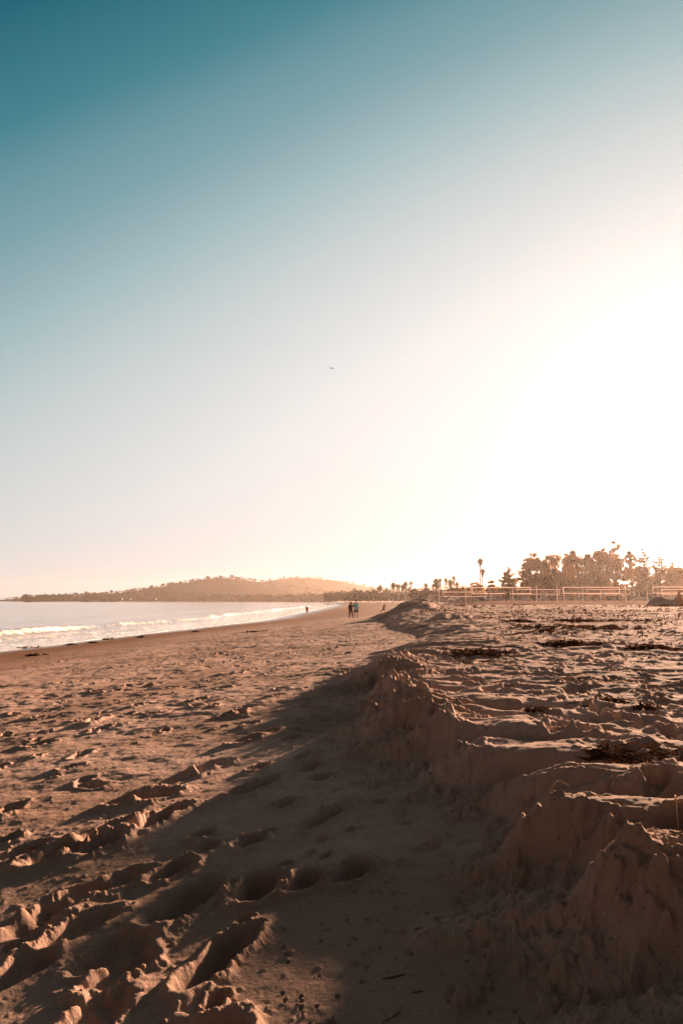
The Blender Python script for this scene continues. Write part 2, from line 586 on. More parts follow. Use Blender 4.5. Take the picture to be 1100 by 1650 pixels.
# crumbled ground at the foot of the scarp
talm = np.clip(GTAL / 0.035, 0, 1)
GZ += talm * (0.030 * fbm(GX * 6, GY * 6, 5, 77, 0.6) + 0.012 * np.clip(1 - np.abs(fbm(GX * 14, GY * 14, 3, 73)) * 3.0, 0, 1))
facem = np.clip(GT * 8, 0, 1) * np.clip((1 - GT) * 5, 0, 1) * sstep(11, 6, GY) * sstep(-3, 0, GY)
rough_face = sstep(-.1, .3, fbm(GX * 1.2, GY * 1.6, 2, 79))
GZ += facem * (0.006 + 0.03 * rough_face) * fbm(GX * 7, GY * 7, 5, 78, .58)
# the mid section between 6 and 11 m is a broken slope of slabs and clods
brk = np.exp(-((GY - 8.3) / 2.6) ** 2) * sstep(0.02, 0.2, GT + 0.12 * (GU > -1.0)) * (GT < 0.97)
GZ += brk * (0.08 * fbm(GX * 1.9, GY * 1.3, 4, 83) + 0.045 * np.clip(1 - np.abs(fbm(GX * 4.5, GY * 3.5, 3, 87)) * 3, 0, 1))
# rough crust along the rim
rimm = np.exp(-((GT - 0.93) / 0.10) ** 2) * sstep(30, 10, GY) * (GT < 1)
GZ += rimm * (0.009 * np.clip(1 - np.abs(fbm(GX * 13, GY * 13, 3, 91)) * 3, -.5, 1))

# big mounds of the scarp farther along the beach
for cx, cy, r, h, a, asp, sd_ in ((4.6, 50, 2.0, 0.40, 0.1, 2.2, 1), (4.3, 31, 0.8, 0.20, 0.2, 2.4, 2), (6.0, 52, 2.6, 0.2, 0.3, 1.6, 3), (3.2, 22, 0.5, 0.12, 0.2, 1.8, 6)):
    bump(cx, cy, r, h, a, asp, 0.35, sd_, 0.9)

# rounded sand noses of the scarp, as seen in the photograph (crest edge pixel, foot pixel, width)
def G(px, py, h):
    x, y, z = ray(px, py)
    k = -h / z
    return x * k, y * k
strata = facem * (0.35 + 0.65 * rough_face)
GZ += strata * 0.0045 * np.sin(6.2832 * GZ / 0.034 + 3.0 * fbm(GX * 2.2, GY * 2.2, 3, 95))
cr_ = np.abs(fbm(GX * 1.6, GY * 2.2, 4, 97))
GZ -= np.maximum(facem, rimm) * 0.020 * sstep(0.035, 0.0, cr_)
# --- prints placed from the photograph (centre pixel, length, width, angle, depth, pile)
FP = [
 (355, 1488, .50, .17, 26, .055, .030), (420, 1392, .34, .22, 30, .060, .030), (300, 1402, .52, .24, 34, .050, .035),
 (492, 1388, .26, .16, 32, .045, .01), (570, 1380, .34, .17, 34, .050, .01), (404, 1325, .24, .17, 30, .045, .02), (430, 1312, .16, .07, 34, .02, 0),
 (278, 1352, .30, .15, 40, .040, .01), (327, 1308, .20, .14, 30, .035, .005), (330, 1326, .2, .14, 30, .022, .01), (524, 1301, .52, .15, 38, .045, .01),
 (410, 1245, .50, .22, 40, .055, .03), (458, 1274, .24, .17, 36, .035, .012), (416, 1214, .24, .12, 38, .035, .02),
 (520, 1242, .30, .2, 36, .05, .03), (500, 1222, .34, .2, 36, .035, .01), (490, 1208, .22, .12, 36, .03, .01),
 (350, 1549, .13, .085, 24, .022, .003), (394, 1437, .12, .08, 26, .018, .0), (418, 1449, .10, .06, 26, .012, .0), (185, 1490, .36, .22, 38, .06, .03),
 (195, 1520, .34, .15, 34, .06, .03), (160, 1580, .34, .2, 20, .05, .04), (125, 1600, .2, .12, 20, .02, .03), (265, 1605, .26, .16, 30, .05, .04), (345, 1610, .28, .18, 30, .055, .05),
 (185, 1382, .42, .22, 40, .06, .04), (120, 1398, .40, .2, 40, .055, .03), (80, 1420, .4, .2, 40, .05, .02), (130, 1445, .4, .2, 38, .06, .05), (40, 1440, .4, .2, 36, .04, .02),
 (30, 1505, .40, .18, 30, .07, .03), (20, 1465, .3, .16, 30, .04, .02), (260, 1242, .36, .22, 40, .05, .04), (210, 1258, .4, .22, 40, .045, .03), (270, 1270, .38, .2, 38, .055, .04),
 (180, 1300, .42, .2, 40, .05, .03), (160, 1325, .34, .2, 38, .05, .03), (240, 1300, .3, .18, 38, .04, .02), (90, 1330, .4, .2, 40, .05, .03), (30, 1325, .4, .18, 38, .05, .02), (15, 1300, .2, .12, 38, .05, .0),
 (345, 1205, .4, .2, 42, .045, .03), (290, 1220, .5, .16, 44, .035, .02), (395, 1175, .4, .18, 44, .045, .03), (430, 1165, .3, .15, 44, .035, .02), (470, 1180, .3, .16, 42, .03, .02),
 (500, 1345, .1, .05, 34, .014, 0), (525, 1352, .12, .05, 34, .016, 0), (458, 1360, .12, .07, 34, .016, 0), (520, 1330, .08, .05, 34, .01, 0), (565, 1320, .09, .05, 34, .014, 0), (655, 1319, .10, .07, 30, .012, .008),
 (612, 1283, .14, .1, 20, .02, 0), (1082, 1345, .26, .16, 60, .07, 0), (1060, 1270, .3, .16, 50, .05, .02), (1040, 1262, .2, .12, 50, .04, .02), (860, 1210, .0, .0, 0, 0, 0)]
placed = []
k_ = 0
for px, py, L, B, a, dp, pl in FP:
    if L <= 0: continue
    k_ += 1
    h = 0.73 if px > 950 else (0.98 if px > 250 else 1.03)
    cx, cy = G(px, py, h)
    placed.append((cx, cy))
    dent(cx, cy, L * .92, B * .88, R(a - 8), dp * (.52 if py > 1360 and px < 300 else 1.15), 0.40, 0.20, k_, pl * .55)
    if dp >= .05:      # crumbled edges
        for q in range(14):
            aa = random.uniform(0, 6.28); rr = L * random.uniform(.35, .75)
            bump(cx + rr * math.sin(aa) * .7, cy + rr * math.cos(aa), random.uniform(.006, .02), random.uniform(.003, .009), aa, 1.3, .4, q + k_)

def lower_z(cx, cy):
    w = window(cx, cy, max(0.03, 0.01 * cy))
    g = GZ[w]; t_ = GT[w]
    return (float(g.mean()), float(t_.mean())) if g.size else (0, 0)

PX = np.array(placed)
cnt = 0
for k in range(5200):
    cy = 2.2 + 58 * random.random() ** 1.35
    zone = random.random()
    xs0, xc0 = float(xs_line(cy)), float(xc_line(cy))
    if zone < 0.50:
        if cy > 5 and random.random() < .42: continue
        if cy < 5 and random.random() < .6: continue
        f_ = 1 - abs(random.gauss(0, 0.33))
        cx = xs0 + (xc0 - xs0) * f_ - 0.25
        if f_ < 0.2: continue
        if cy < 5.5 and cx > -1.0: continue
        if cy < 9 and cx > 0.0 and random.random() < .8: continue
        if cx < -0.62 * cy - 2: continue
        if placed and np.min((PX[:, 0] - cx) ** 2 + (PX[:, 1] - cy) ** 2) < 0.13: continue
    else:
        cx = xc0 + 0.3 + random.random() ** 1.2 * (0.55 * cy + 2)
    z_, t_ = lower_z(cx, cy)
    if 0.02 < t_ < 0.98 or z_ < 0.5: continue
    up_ = t_ >= 0.98
    L = random.uniform(.17, .34); B = L * random.uniform(.38, .6)
    dp = random.uniform(.010, .050) * (0.8 if up_ else (0.55 + 0.45 * min(1, z_ / 1.4)))
    if random.random() < .12: L *= 1.6; B *= 1.5; dp *= 1.3
    if random.random() < .25: L *= .5; B *= .6; dp *= .6
    dent(cx, cy, L, B, R(random.gauss(14, 26)), dp, random.uniform(.25, .6), random.uniform(.2, .4), k, random.choice((0, 0, .3, .5)) * dp)
    cnt += 1
# loose clods
for k in range(1500):
    cy = random.uniform(2.0, 9.5)
    cx = float(xc_line(cy)) - 0.30 - abs(random.gauss(0, 0.35))
    if 2.4 < cy < 4.4 and random.random() < .6: continue
    r = random.uniform(.004, .016) * (1 + cy * .12)
    bump(cx, cy, r, r * random.uniform(.6, 1.1), random.uniform(0, 3), random.uniform(1, 1.6), .35, k)
for k in range(420):       # fallen lumps at the foot of the face
    cy = random.uniform(1.8, 11)
    cx = float(xc_line(cy)) - 0.22 - abs(random.gauss(0, 0.22))
    r = random.uniform(.012, .034) * (1 + cy * .06)
    bump(cx, cy, r, r * random.uniform(.5, .95), random.uniform(0, 3), random.uniform(1, 1.7), .5, k, .55)
for k in range(900):       # crumbs on the plain sand and the plateau near the camera
    cy = random.uniform(2.0, 7); cx = random.uniform(-.45 * cy, .5 * cy)
    r = random.uniform(.003, .009) * (1 + .1 * cy)
    bump(cx, cy, r, r * .4, 0, 1.2, .3, k)
for k in range(160):       # small pits of sand hoppers
    px, py = random.uniform(450, 950), random.uniform(1330, 1640)
    cx, cy = G(px, py, 1.03)
    dent(cx, cy, random.uniform(.012, .03), random.uniform(.01, .02), R(20), random.uniform(.004, .009), .3, .1, k)

def ground(x, y):
    r0 = math.hypot(x, y); t0 = math.atan2(x, y)
    i = min(max(int(np.searchsorted(RAD, r0)) - 1, 0), len(RAD) - 2)
    j = min(max(int(np.searchsorted(THETA, t0)) - 1, 0), len(THETA) - 2)
    a = (r0 - RAD[i]) / (RAD[i + 1] - RAD[i]); b = (t0 - THETA[j]) / (THETA[j + 1] - THETA[j])
    a = min(max(a, 0), 1); b = min(max(b, 0), 1)
    return float((GZ[i, j] * (1 - b) + GZ[i, j + 1] * b) * (1 - a) + (GZ[i + 1, j] * (1 - b) + GZ[i + 1, j + 1] * b) * a)

def hit(px, py):
    """where a sight line meets the sand"""
    x, y, z = ray(px, py)
    k = 0.8 / y
    while k * y < 120:
        if CZ + z * k <= ground(x * k, y * k): break
        k *= 1.002
    return x * k, y * k
M_SAND = sand_material()
nr, nth = GX.shape
V = np.stack([GX.ravel(), GY.ravel(), GZ.ravel()], 1)
V = np.vstack([V, [[0, 0, float(GZ[0].mean())]]])
idx = np.arange(nr * nth).reshape(nr, nth)
i2 = np.concatenate([idx, idx[:, :1]], 1)
Q = np.stack([i2[:-1, :-1], i2[1:, :-1], i2[1:, 1:], i2[:-1, 1:]], -1).reshape(-1, 4)[:, ::-1]
cen = nr * nth
T = np.stack([np.full(nth, cen), i2[0, 1:], i2[0, :-1], i2[0, :-1]], -1)[:, :3]
beach = np_mesh('beach', V, Q, M_SAND)
# centre cap under the camera
mesh_cap = T
bm = bmesh.new(); bm.from_mesh(beach.data); bm.verts.ensure_lookup_table()
for t in mesh_cap:
    try: bm.faces.new([bm.verts[int(q)] for q in t[::-1]])
    except ValueError: pass
bm.to_mesh(beach.data); bm.free()
tag(beach, 'trampled sandy beach with an eroded sand scarp running away from the camera', kind='structure')
print('beach verts', len(V), 'prints', cnt)
# ------------------------------------------------------------------ sea
def sea_material():
    m, n, b = mat_new('sea_water')
    L = n.links.new; N = n.nodes.new
    geo = N('ShaderNodeNewGeometry')
    mp = N('ShaderNodeMapping'); mp.inputs['Scale'].default_value = (1.6, 0.45, 1)
    L(geo.outputs['Position'], mp.inputs['Vector'])
    prev = None
    for sc, dist in ((0.35, .35), (2.2, .06), (9, .012)):
        t = N('ShaderNodeTexNoise'); t.inputs['Scale'].default_value = sc; t.inputs['Detail'].default_value = 4
        L(mp.outputs[0], t.inputs['Vector'])
        bp = N('ShaderNodeBump'); bp.inputs['Distance'].default_value = dist; bp.inputs['Strength'].default_value = 0.28
        L(t.outputs[0], bp.inputs['Height'])
        if prev: L(prev, bp.inputs['Normal'])
        prev = bp.outputs[0]
    at_ = N('ShaderNodeAttribute'); at_.attribute_name = 'foam'
    f = N('ShaderNodeTexNoise'); f.inputs['Scale'].default_value = 1.5; f.inputs['Detail'].default_value = 8; f.inputs['Roughness'].default_value = .7
    L(geo.outputs['Position'], f.inputs['Vector'])
    ad_ = N('ShaderNodeMath'); ad_.operation = 'ADD'; L(at_.outputs['Fac'], ad_.inputs[0]); L(f.outputs[0], ad_.inputs[1])
    mr_ = N('ShaderNodeMapRange'); mr_.inputs[1].default_value = 0.96; mr_.inputs[2].default_value = 1.10; L(ad_.outputs[0], mr_.inputs[0])
    fo = mr_.outputs[0]
    mx = N('ShaderNodeMix'); mx.data_type = 'RGBA'
    mx.inputs[6].default_value = (0.22, 0.20, 0.18, 1); mx.inputs[7].default_value = (0.80, 0.74, 0.68, 1)
    L(fo, mx.inputs[0]); L(mx.outputs[2], b.inputs['Base Color'])
    r = N('ShaderNodeMath'); r.operation = 'MULTIPLY_ADD'; L(fo, r.inputs[0]); r.inputs[1].default_value = .7; r.inputs[2].default_value = .12
    L(r.outputs[0], b.inputs['Roughness'])
    b.inputs['IOR'].default_value = 1.33
    bp = N('ShaderNodeBump'); bp.inputs['Distance'].default_value = .35; bp.inputs['Strength'].default_value = 1.0
    g = N('ShaderNodeMath'); g.operation = 'MULTIPLY'; L(f.outputs[0], g.inputs[0]); L(fo, g.inputs[1])
    L(g.outputs[0], bp.inputs['Height']); L(prev, bp.inputs['Normal']); L(bp.outputs[0], b.inputs['Normal'])
    return m

ys = [-80.0]
while ys[-1] < 9000:
    y = ys[-1]
    ys.append(y + max(0.35 if 30 < y < 130 else 1.2, abs(y) * 0.006))
ys = np.array(ys)
offs = [-3.0]
while offs[-1] < 9000:
    o = offs[-1]
    offs.append(o + (0.10 if o < 13 else 0.5 if o < 40 else o * 0.03))
offs = np.array(offs)
SY, SO = np.meshgrid(ys, offs, indexing='ij')
SX = np.minimum(xs_line(SY), 0) - SO
wob = 1.2 * fbm(SY * 0.05, SO * 0, 3, 101)
small = 0.5 * fbm(SY * 0.35, SO * 0.3, 3, 103)
SZ = np.zeros_like(SX)
foam = np.zeros_like(SX)
def breaker(o0, h, wide, lead, y0, y1, fo):
    global SZ, foam
    d = SO - (o0 + wob + small * .5)
    env = sstep(y0 - 15, y0, SY) * sstep(y1, y1 * .8, SY) * (0.75 + 0.5 * fbm(SY * .07, SO * 0, 2, int(o0 * 10)))
    shape = np.where(d < 0, np.exp(-(d / lead) ** 2), np.exp(-(d / wide) ** 2))
    SZ = SZ + h * env * shape * (1 + 0.28 * fbm(SY * 1.3, SO * 1.6, 4, 107) * (d < .6))
    foam = np.maximum(foam, fo * env * np.exp(-((d + lead * .55) / (lead * 0.95)) ** 2))
    foam = np.maximum(foam, fo * .50 * env * np.exp(-np.maximum(-d, 0) / (lead * 1.7)) * (d < 0))
breaker(9.0, 0.55, 2.4, 1.0, 20, 420, .70)
breaker(4.2, 0.16, 1.0, 0.45, 25, 95, .55)
breaker(16.0, 0.16, 3.0, 2.0, 20, 500, .0)
breaker(27.0, 0.22, 3.5, 2.5, 20, 900, .0)
foam = np.maximum(foam, 0.66 * np.exp(-((SO - 0.25 - small) / 0.35) ** 2))
foam = np.maximum(foam, 0.43 * sstep(9, 6, SO) * sstep(-.5, 1, SO))
SZ += 0.05 * fbm(SX * 0.12, SY * 0.05, 3, 109) * sstep(5, 20, SO) + 0.012 * fbm(SX * .8, SY * .4, 3, 111) * sstep(1, 6, SO)
# the swash is a thin sheet that runs out over the sand
SX = SX + (SO < 3) * small * np.clip((3 - SO) / 3, 0, 1) * 2.0
SZ = np.where(SO < 0, -0.02 + SO * 0.02, SZ + 0.012)
V = np.stack([SX.ravel(), SY.ravel(), SZ.ravel()], 1)
a_, b_ = SX.shape
idx = np.arange(a_ * b_).reshape(a_, b_)
Q = np.stack([idx[:-1, :-1], idx[1:, :-1], idx[1:, 1:], idx[:-1, 1:]], -1).reshape(-1, 4)
sea = np_mesh('sea', V, Q, sea_material())
at_ = sea.data.attributes.new('foam', 'FLOAT', 'POINT')
at_.data.foreach_set('value', np.ascontiguousarray(foam.ravel(), dtype=np.float32))
tag(sea, 'pale calm sea with a low line of white surf', kind='structure')

# ------------------------------------------------------------------ hills
def hill(name, prof, d, depth, mat, label, seed, rough=1.0):
    px = np.array([p[0] for p in prof], float); py = np.array([p[1] for p in prof], float)
    xs_ = (px - 550) / F * d
    hz = (967.5 - py) / F * d
    nx_, ny_ = 260, 60
    X = np.linspace(xs_[0], xs_[-1], nx_)
    T_ = np.linspace(-1, 1, ny_)
    Xg, Tg = np.meshgrid(X, T_, indexing='ij')
    H = np.interp(Xg, xs_, hz) + CZ
    sh = np.clip(1 - np.abs(Tg) ** 1.7, 0, 1)
    Yg = d + Tg * depth
    Z = H * sh * (1 + 0.0 * Xg) + rough * (sh * (1 - sh) * 4) * H * 0.25 * fbm(Xg * .006, Yg * .006, 4, seed) - 2
    Z += rough * 3.0 * fbm(Xg * .03, Yg * .03, 3, seed + 4) * sh
    V = np.stack([Xg.ravel(), Yg.ravel(), Z.ravel()], 1)
    idx = np.arange(nx_ * ny_).reshape(nx_, ny_)
    Q = np.stack([idx[:-1, :-1], idx[1:, :-1], idx[1:, 1:], idx[:-1, 1:]], -1).reshape(-1, 4)
    o = np_mesh(name, V, Q, mat)
    return tag(o, label, kind='structure'), (X, d, depth, xs_, hz)

M_HILL = simple('hillside_scrub', (0.055, 0.048, 0.04), 0.95, .2, 0.02)
hillA, HA = hill('headland_hill', [(20, 966), (60, 963), (120, 960), (200, 955), (240, 949), (290, 941), (325, 934), (350, 931), (385, 932), (410, 936), (450, 942), (500, 950), (560, 958), (620, 965)], 2350, 260, M_HILL, 'scrub covered headland hill beyond the bay', 3)
hillB, HB = hill('distant_hill', [(300, 966), (380, 942), (430, 936), (470, 932), (490, 930.5), (510, 932), (540, 935), (565, 940), (590, 945), (640, 950), (680, 946), (730, 943), (800, 948), (900, 966)], 2750, 300, M_HILL, 'smooth distant hill ridge behind the palms', 9)

# ------------------------------------------------------------------ haze
def haze():
    m = bpy.data.materials.new('haze_air')
    m.use_nodes = True
    n = m.node_tree
    n.nodes.clear()
    o = n.nodes.new('ShaderNodeOutputMaterial')
    v = n.nodes.new('ShaderNodeVolumePrincipled')
    v.inputs['Color'].default_value = HAZE_COL
    v.inputs['Density'].default_value = HAZE_D
    v.inputs['Anisotropy'].default_value = HAZE_G
    n.links.new(v.outputs[0], o.inputs['Volume'])
    b = MB().box((0, 1200, 43.5), (6000, 5600, 95))
    ob = b.build('haze', m)
    tag(ob, 'warm evening sea haze in the air over the beach', kind='stuff')
HAZE_COL = (0.52, 0.45, 0.40, 1)
HAZE_D = 0.00009
HAZE_G = 0.71
haze()
# ------------------------------------------------------------------ vegetation
M_PALM = simple('palm_fronds', (0.055, 0.06, 0.03), 0.7, .35, 1.5, transl=0.25)
M_SKIRT = simple('dead_palm_fronds', (0.16, 0.10, 0.055), 0.9, .3, 1.5)
M_PTRUNK = simple('palm_trunk', (0.19, 0.14, 0.11), 0.9, .3, 2)
M_BARK = simple('bark', (0.14, 0.10, 0.075), 0.9, .3, 2)
M_LEAF = simple('broad_leaves', (0.19, 0.09, 0.03), 0.8, .3, .6, transl=0.6)
M_CONIF = simple('conifer_needles', (0.15, 0.075, 0.028), 0.8, .3, .6, transl=0.55)
M_SCRUB = simple('scrub_leaves', (0.06, 0.05, 0.03), 0.9, .2, .6)

def frond(mb, o, az, tilt, L, w, droop, n=5):
    """a palm fan or feather: a drooping strip with a folded midrib and ragged edge"""
    pts = []
    for i in range(n + 1):
        s = i / n
        el_ = tilt - droop * s * s
        pts.append((s, el_))
    x = 0; z = 0; prev = None
    d = Vector((math.sin(az), math.cos(az), 0)); sd_ = Vector((d.y, -d.x, 0))
    for i, (s, e) in enumerate(pts):
        p = Vector(o) + d * x + Vector((0, 0, z))
        ww = w * (0.15 + math.sin(math.pi * min(s * 0.9 + .08, 1))) * random.uniform(.75, 1.1)
        cur = (p - sd_ * ww / 2 - Vector((0, 0, ww * .22)), p, p + sd_ * ww / 2 - Vector((0, 0, ww * .22)))
        if prev:
            mb.face([prev[0], prev[1], cur[1], cur[0]]); mb.face([prev[1], prev[2], cur[2], cur[1]])
        prev = cur
        x += math.cos(e) * L / n; z += math.sin(e) * L / n

def make_palm(h, spread, skirt, lean, dense=44, name='palm_tree'):
    root = empty(name)
    tr = MB()
    top = Vector((lean, lean * .4, h))
    tr.tube([(0, 0, -.4), (lean * .1, 0, h * .3), (lean * .45, lean * .2, h * .7), top], [.30, .22, .19, .17], 8)
    tr.build('trunk', M_PTRUNK, root, True)
    cr = MB()
    for k in range(dense):
        az = k * 2.399 + random.uniform(-.2, .2)
        t = k / dense
        tilt = R(85 - 110 * t + random.uniform(-8, 8))
        frond(cr, top, az, tilt, spread * random.uniform(.8, 1.08), spread * .34, R(50 + 35 * random.random()))
    cr.build('crown', M_PALM, root)
    if skirt:
        sk_ = MB()
        for k in range(30):
            az = k * 2.399
            o = top - Vector((0, 0, random.random() * skirt))
            frond(sk_, o, az, R(-35 - random.random() * 30), spread * .62, spread * .25, R(45), 3)
        sk_.build('dead_frond_skirt', M_SKIRT, root)
    return root

GAP = -0.30
def leaf_cloud(blobs, n, size, flat=0.8, keep=None):
    """many small leaf clumps spread through a set of ellipsoids (cx,cy,cz,rx,ry,rz)"""
    vol = np.array([b[3] * b[4] * b[5] for b in blobs]) ** 0.75
    vol = vol / vol.sum()
    V_ = []; 
    which = rng.choice(len(blobs), n, p=vol)
    B_ = np.array(blobs)[which]
    d = rng.normal(size=(n, 3)); d /= np.linalg.norm(d, axis=1)[:, None]
    r = rng.random(n) ** 0.42
    P = B_[:, :3] + d * B_[:, 3:6] * r[:, None] * (1 + 0.12 * rng.normal(size=(n, 1)))
    # gaps: drop leaves where a 3D-ish noise is low
    g = vnoise(P[:, 0] * .45 + P[:, 1] * .21, P[:, 2] * .55, 5) + 0.7 * vnoise(P[:, 0] * 1.1 - P[:, 1] * .4, P[:, 2] * 1.2, 9)
    P = P[g > GAP]; n = len(P)
    a = rng.normal(size=(n, 3)); a /= np.linalg.norm(a, axis=1)[:, None]
    b = rng.normal(size=(n, 3)); b -= a * (a * b).sum(1)[:, None]; b /= np.linalg.norm(b, axis=1)[:, None]
    s = size * rng.uniform(.5, 1.3, (n, 1))
    c0 = P + a * s; c1 = P + b * s * .7; c2 = P - a * s * .9; c3 = P - b * s * .7
    V_ = np.stack([c0, c1, c2, c3], 1).reshape(-1, 3)
    return V_, np.arange(n * 4).reshape(n, 4)

def limb_set(blobs, h0, tr, base=(0, 0)):
    mb = MB()
    mb.tube([(base[0], base[1], -.4), (base[0] + .15, base[1], h0 * .5), (base[0] + .1, base[1] + .1, h0)], [tr * 1.3, tr, tr * .85], 8)
    for b in blobs:
        p = Vector(b[:3]); o = Vector((base[0] + .1, base[1] + .1, h0 * random.uniform(.6, 1)))
        m = (o + p) / 2 + Vector((random.uniform(-.5, .5), random.uniform(-.5, .5), -.1 * (p - o).length))
        mb.tube([o, m, p], [tr * .5, tr * .3, tr * .1], 6)
    return mb

def make_tree(blobs, n, size, trunk_h, tr, mat, name='tree'):
    root = empty(name)
    limb_set(blobs, trunk_h, tr).build('trunk', M_BARK, root, True)
    V_, Q_ = leaf_cloud(blobs, n, size)
    np_mesh('crown', V_, Q_, mat, root, False)
    return root

def make_conifer(h, r, n=5000, name='cypress_tree', tiers=16):
    """layered Monterey-cypress/pine habit with upswept branch tips"""
    root = empty(name)
    mb = MB(); mb.tube([(0, 0, -.4), (.1, 0, h * .5), (0, 0, h * .98)], [.5, .3, .05], 8)
    bl = []
    for k in range(tiers):
        t = k / (tiers - 1)
        z = h * (.14 + .84 * t)
        rr = r * (1 - t) ** .75 * random.uniform(.7, 1.15) + .25
        for q in range(int(3 + 4 * (1 - t))):
            az = random.uniform(0, 6.28)
            L = rr * random.uniform(.6, 1.1)
            d = Vector((math.cos(az), math.sin(az), 0))
            tip = d * L + Vector((0, 0, z + L * .30))
            mb.tube([(0, 0, z), tuple(d * L * .5 + Vector((0, 0, z))), tuple(tip)], [.10, .07, .02], 5)
            for w in (.35, .65, .95):
                p = d * L * w + Vector((0, 0, z + L * .30 * w * w))
                s_ = .22 * rr * (1.25 - .7 * w) + .15
                bl.append((p.x, p.y, p.z, s_ * 1.5, s_ * 1.5, s_ * .55 + .1))
    mb.build('trunk', M_BARK, root, True)
    V_, Q_ = leaf_cloud(bl, int(n * 1.7), .27)
    np_mesh('crown', V_, Q_, M_CONIF, root, False)
    return root

def place(o, x, y, z=None, rz=0.0, sc=1.0, label=None, cat=None, group=None):
    o.location = (x, y, ground(x, y) - 0.05 if z is None else z)
    o.rotation_euler = (0, 0, rz)
    o.scale = (sc, sc, sc)
    tag(o, label, cat, group)
    return o

def gx(px, d):
    return (px - 550) / F * d
def gtop(py, d):
    """height above the horizon plane for a pixel row at distance d"""
    return at(550, py, d)[2]

# --- the two tall palms
D = 330
for px, ty, lab in ((772, 901, 'tallest fan palm rising alone above the volleyball courts'), (775.5, 918, 'shorter fan palm directly beneath the tallest palm crown')):
    x = gx(px, D if ty < 910 else D + 8); d = D if ty < 910 else D + 8
    h = gtop(ty + 4, d) - ground(x, d)
    p = make_palm(h, 1.75, 1.3, .25, 46)
    place(p, x, d, None, 0, 1, lab, 'palm tree', 'palm trees')
# --- palm variants for the row behind the beach
PV = [make_palm(13, 2.6, 1.8, .5, 36), make_palm(15, 2.4, 2.6, -.6, 34), make_palm(11, 2.9, 1.2, .2, 38), make_palm(14, 2.2, 3.2, .9, 32)]
PH = [13, 15, 11, 14]
row = [  # px, top py, distance, look
 (684, 936, 430, 'fan palm with a round crown, leftmost of the palms beside the pale beach house'),
 (696, 937, 430, 'fan palm second from left beside the pale beach house'),
 (701, 930, 425, 'tall palm with crown touching its taller neighbour behind the pale house'),
 (706, 928, 425, 'tallest crown in the tight palm cluster behind the pale house'),
 (704, 937, 420, 'low palm half hidden in the tight palm cluster'),
 (716, 928, 430, 'slim tall palm just right of the tight palm cluster'),
 (724, 933, 430, 'palm with a heavy skirt of dead fronds behind the pale house'),
 (732, 927, 420, 'slender palm with sparse crown, highest right of the palm cluster'),
 (736, 938, 415, 'short palm with thick skirt right of the slender sparse palm'),
 (660, 933, 600, 'thin tall palm in front of the faint hill, right of a pair'),
 (653, 935, 600, 'thin palm left of its taller twin in front of the faint hill'),
 (654, 945, 560, 'low palm below the pair of thin palms'),
 (659, 943, 560, 'low bushy palm right below the pair of thin palms'),
 (662, 947, 560, 'lowest bushy palm at the foot of the thin palm pair'),
 (633, 936, 600, 'first palm of the dense crown group over the beach'),
 (637, 937, 605, 'second palm of the dense crown group over the beach'),
 (641, 938, 600, 'middle palm of the dense crown group over the beach'),
 (646, 939, 600, 'right palm of the dense crown group over the beach'),
 (649, 940, 605, 'small palm at right edge of the dense crown group'),
 (628, 947, 590, 'low palm under the left side of the dense crown group'),
 (623, 944, 600, 'single small palm between the dense crown group and the left grove'),
 (619, 951, 590, 'lowest palm between the two groves'),
 (612, 940, 640, 'palm with high crown at the right end of the left grove'),
 (608, 942, 640, 'second palm from the right end of the left grove'),
 (606, 948, 630, 'short palm near the right end of the left grove'),
 (601, 945, 650, 'round palm in the left grove above the walking man'),
 (593, 948, 680, 'palm in the left grove, just left of the round one'),
 (588, 949, 690, 'palm with broad crown in the left grove'),
 (582, 947, 700, 'palm above the couple to their right'),
 (576, 947, 700, 'palm straight above the man in light blue'),
 (570, 949, 720, 'palm above the woman with the backpack'),
 (563, 950, 740, 'palm left of the couple in the far grove'),
 (556, 949, 760, 'palm second from the left end of the near grove'),
 (549, 949, 780, 'palm on the left end of the near grove'),
 (542, 950, 800, 'palm standing apart near the waterline end of the grove')]
used = set()
for i, (px, ty, d, lab) in enumerate(row):
    k = i % 4
    h = gtop(ty, d) + 0.4 - (CZ - .1)
    o = PV[k] if k not in used else copy_tree(PV[k])
    used.add(k)
    s = h / (PH[k] + 2.0)
    x = gx(px, d)
    place(o, x, d, None, random.uniform(0, 6), s, lab, 'palm tree', 'palm trees')

# --- broadleaf trees and conifers on the right
def big_tree(px0, px1, top, d, n, label, seed, group=None, open_=0.0, mat=None, name='eucalyptus_tree'):
    global rng
    rng = np.random.default_rng(seed); random.seed(seed)
    w = (px1 - px0) / F * d; h = gtop(top, d) - (CZ - .2); n = int(n * 2.6)
    bl = []
    for k in range(int(10 + w)):
        x = random.uniform(-.42, .42) * w
        zt = h * (1 - 0.55 * (abs(x) / (w * .5)) ** 2.2)
        z = random.uniform(.22 if open_ < .3 else .5, .90) * zt
        s_ = random.uniform(.08, .16) * w + .5
        bl.append((x, random.uniform(-.25, .25) * w, min(z, zt - s_ * .5), s_ * 1.2, s_ * 1.1, s_ * .75))
    for k in range(int(8 + w)):   # outer sprays for an uneven outline
        x = random.uniform(-.5, .5) * w
        zt = h * (1 - 0.55 * (abs(x) / (w * .5)) ** 2.2)
        bl.append((x, random.uniform(-.3, .3) * w, zt * random.uniform(.72, 1.0), random.uniform(.5, 1.3), random.uniform(.5, 1.3), random.uniform(.3, .8)))
    o = make_tree(bl, n, .30, h * .42, .45, mat or M_LEAF, name)
    place(o, gx((px0 + px1) / 2, d), d, None, 0, 1, label, 'tree', group)
    return o
big_tree(832, 884, 893, 275, 9000, 'broad leafy tree at the left end of the tall grove, drooping sprays', 3, 'trees behind the volleyball courts')
big_tree(868, 930, 889, 285, 10000, 'dark rounded tree behind the courts, second of the tall grove', 4, 'trees behind the volleyball courts')
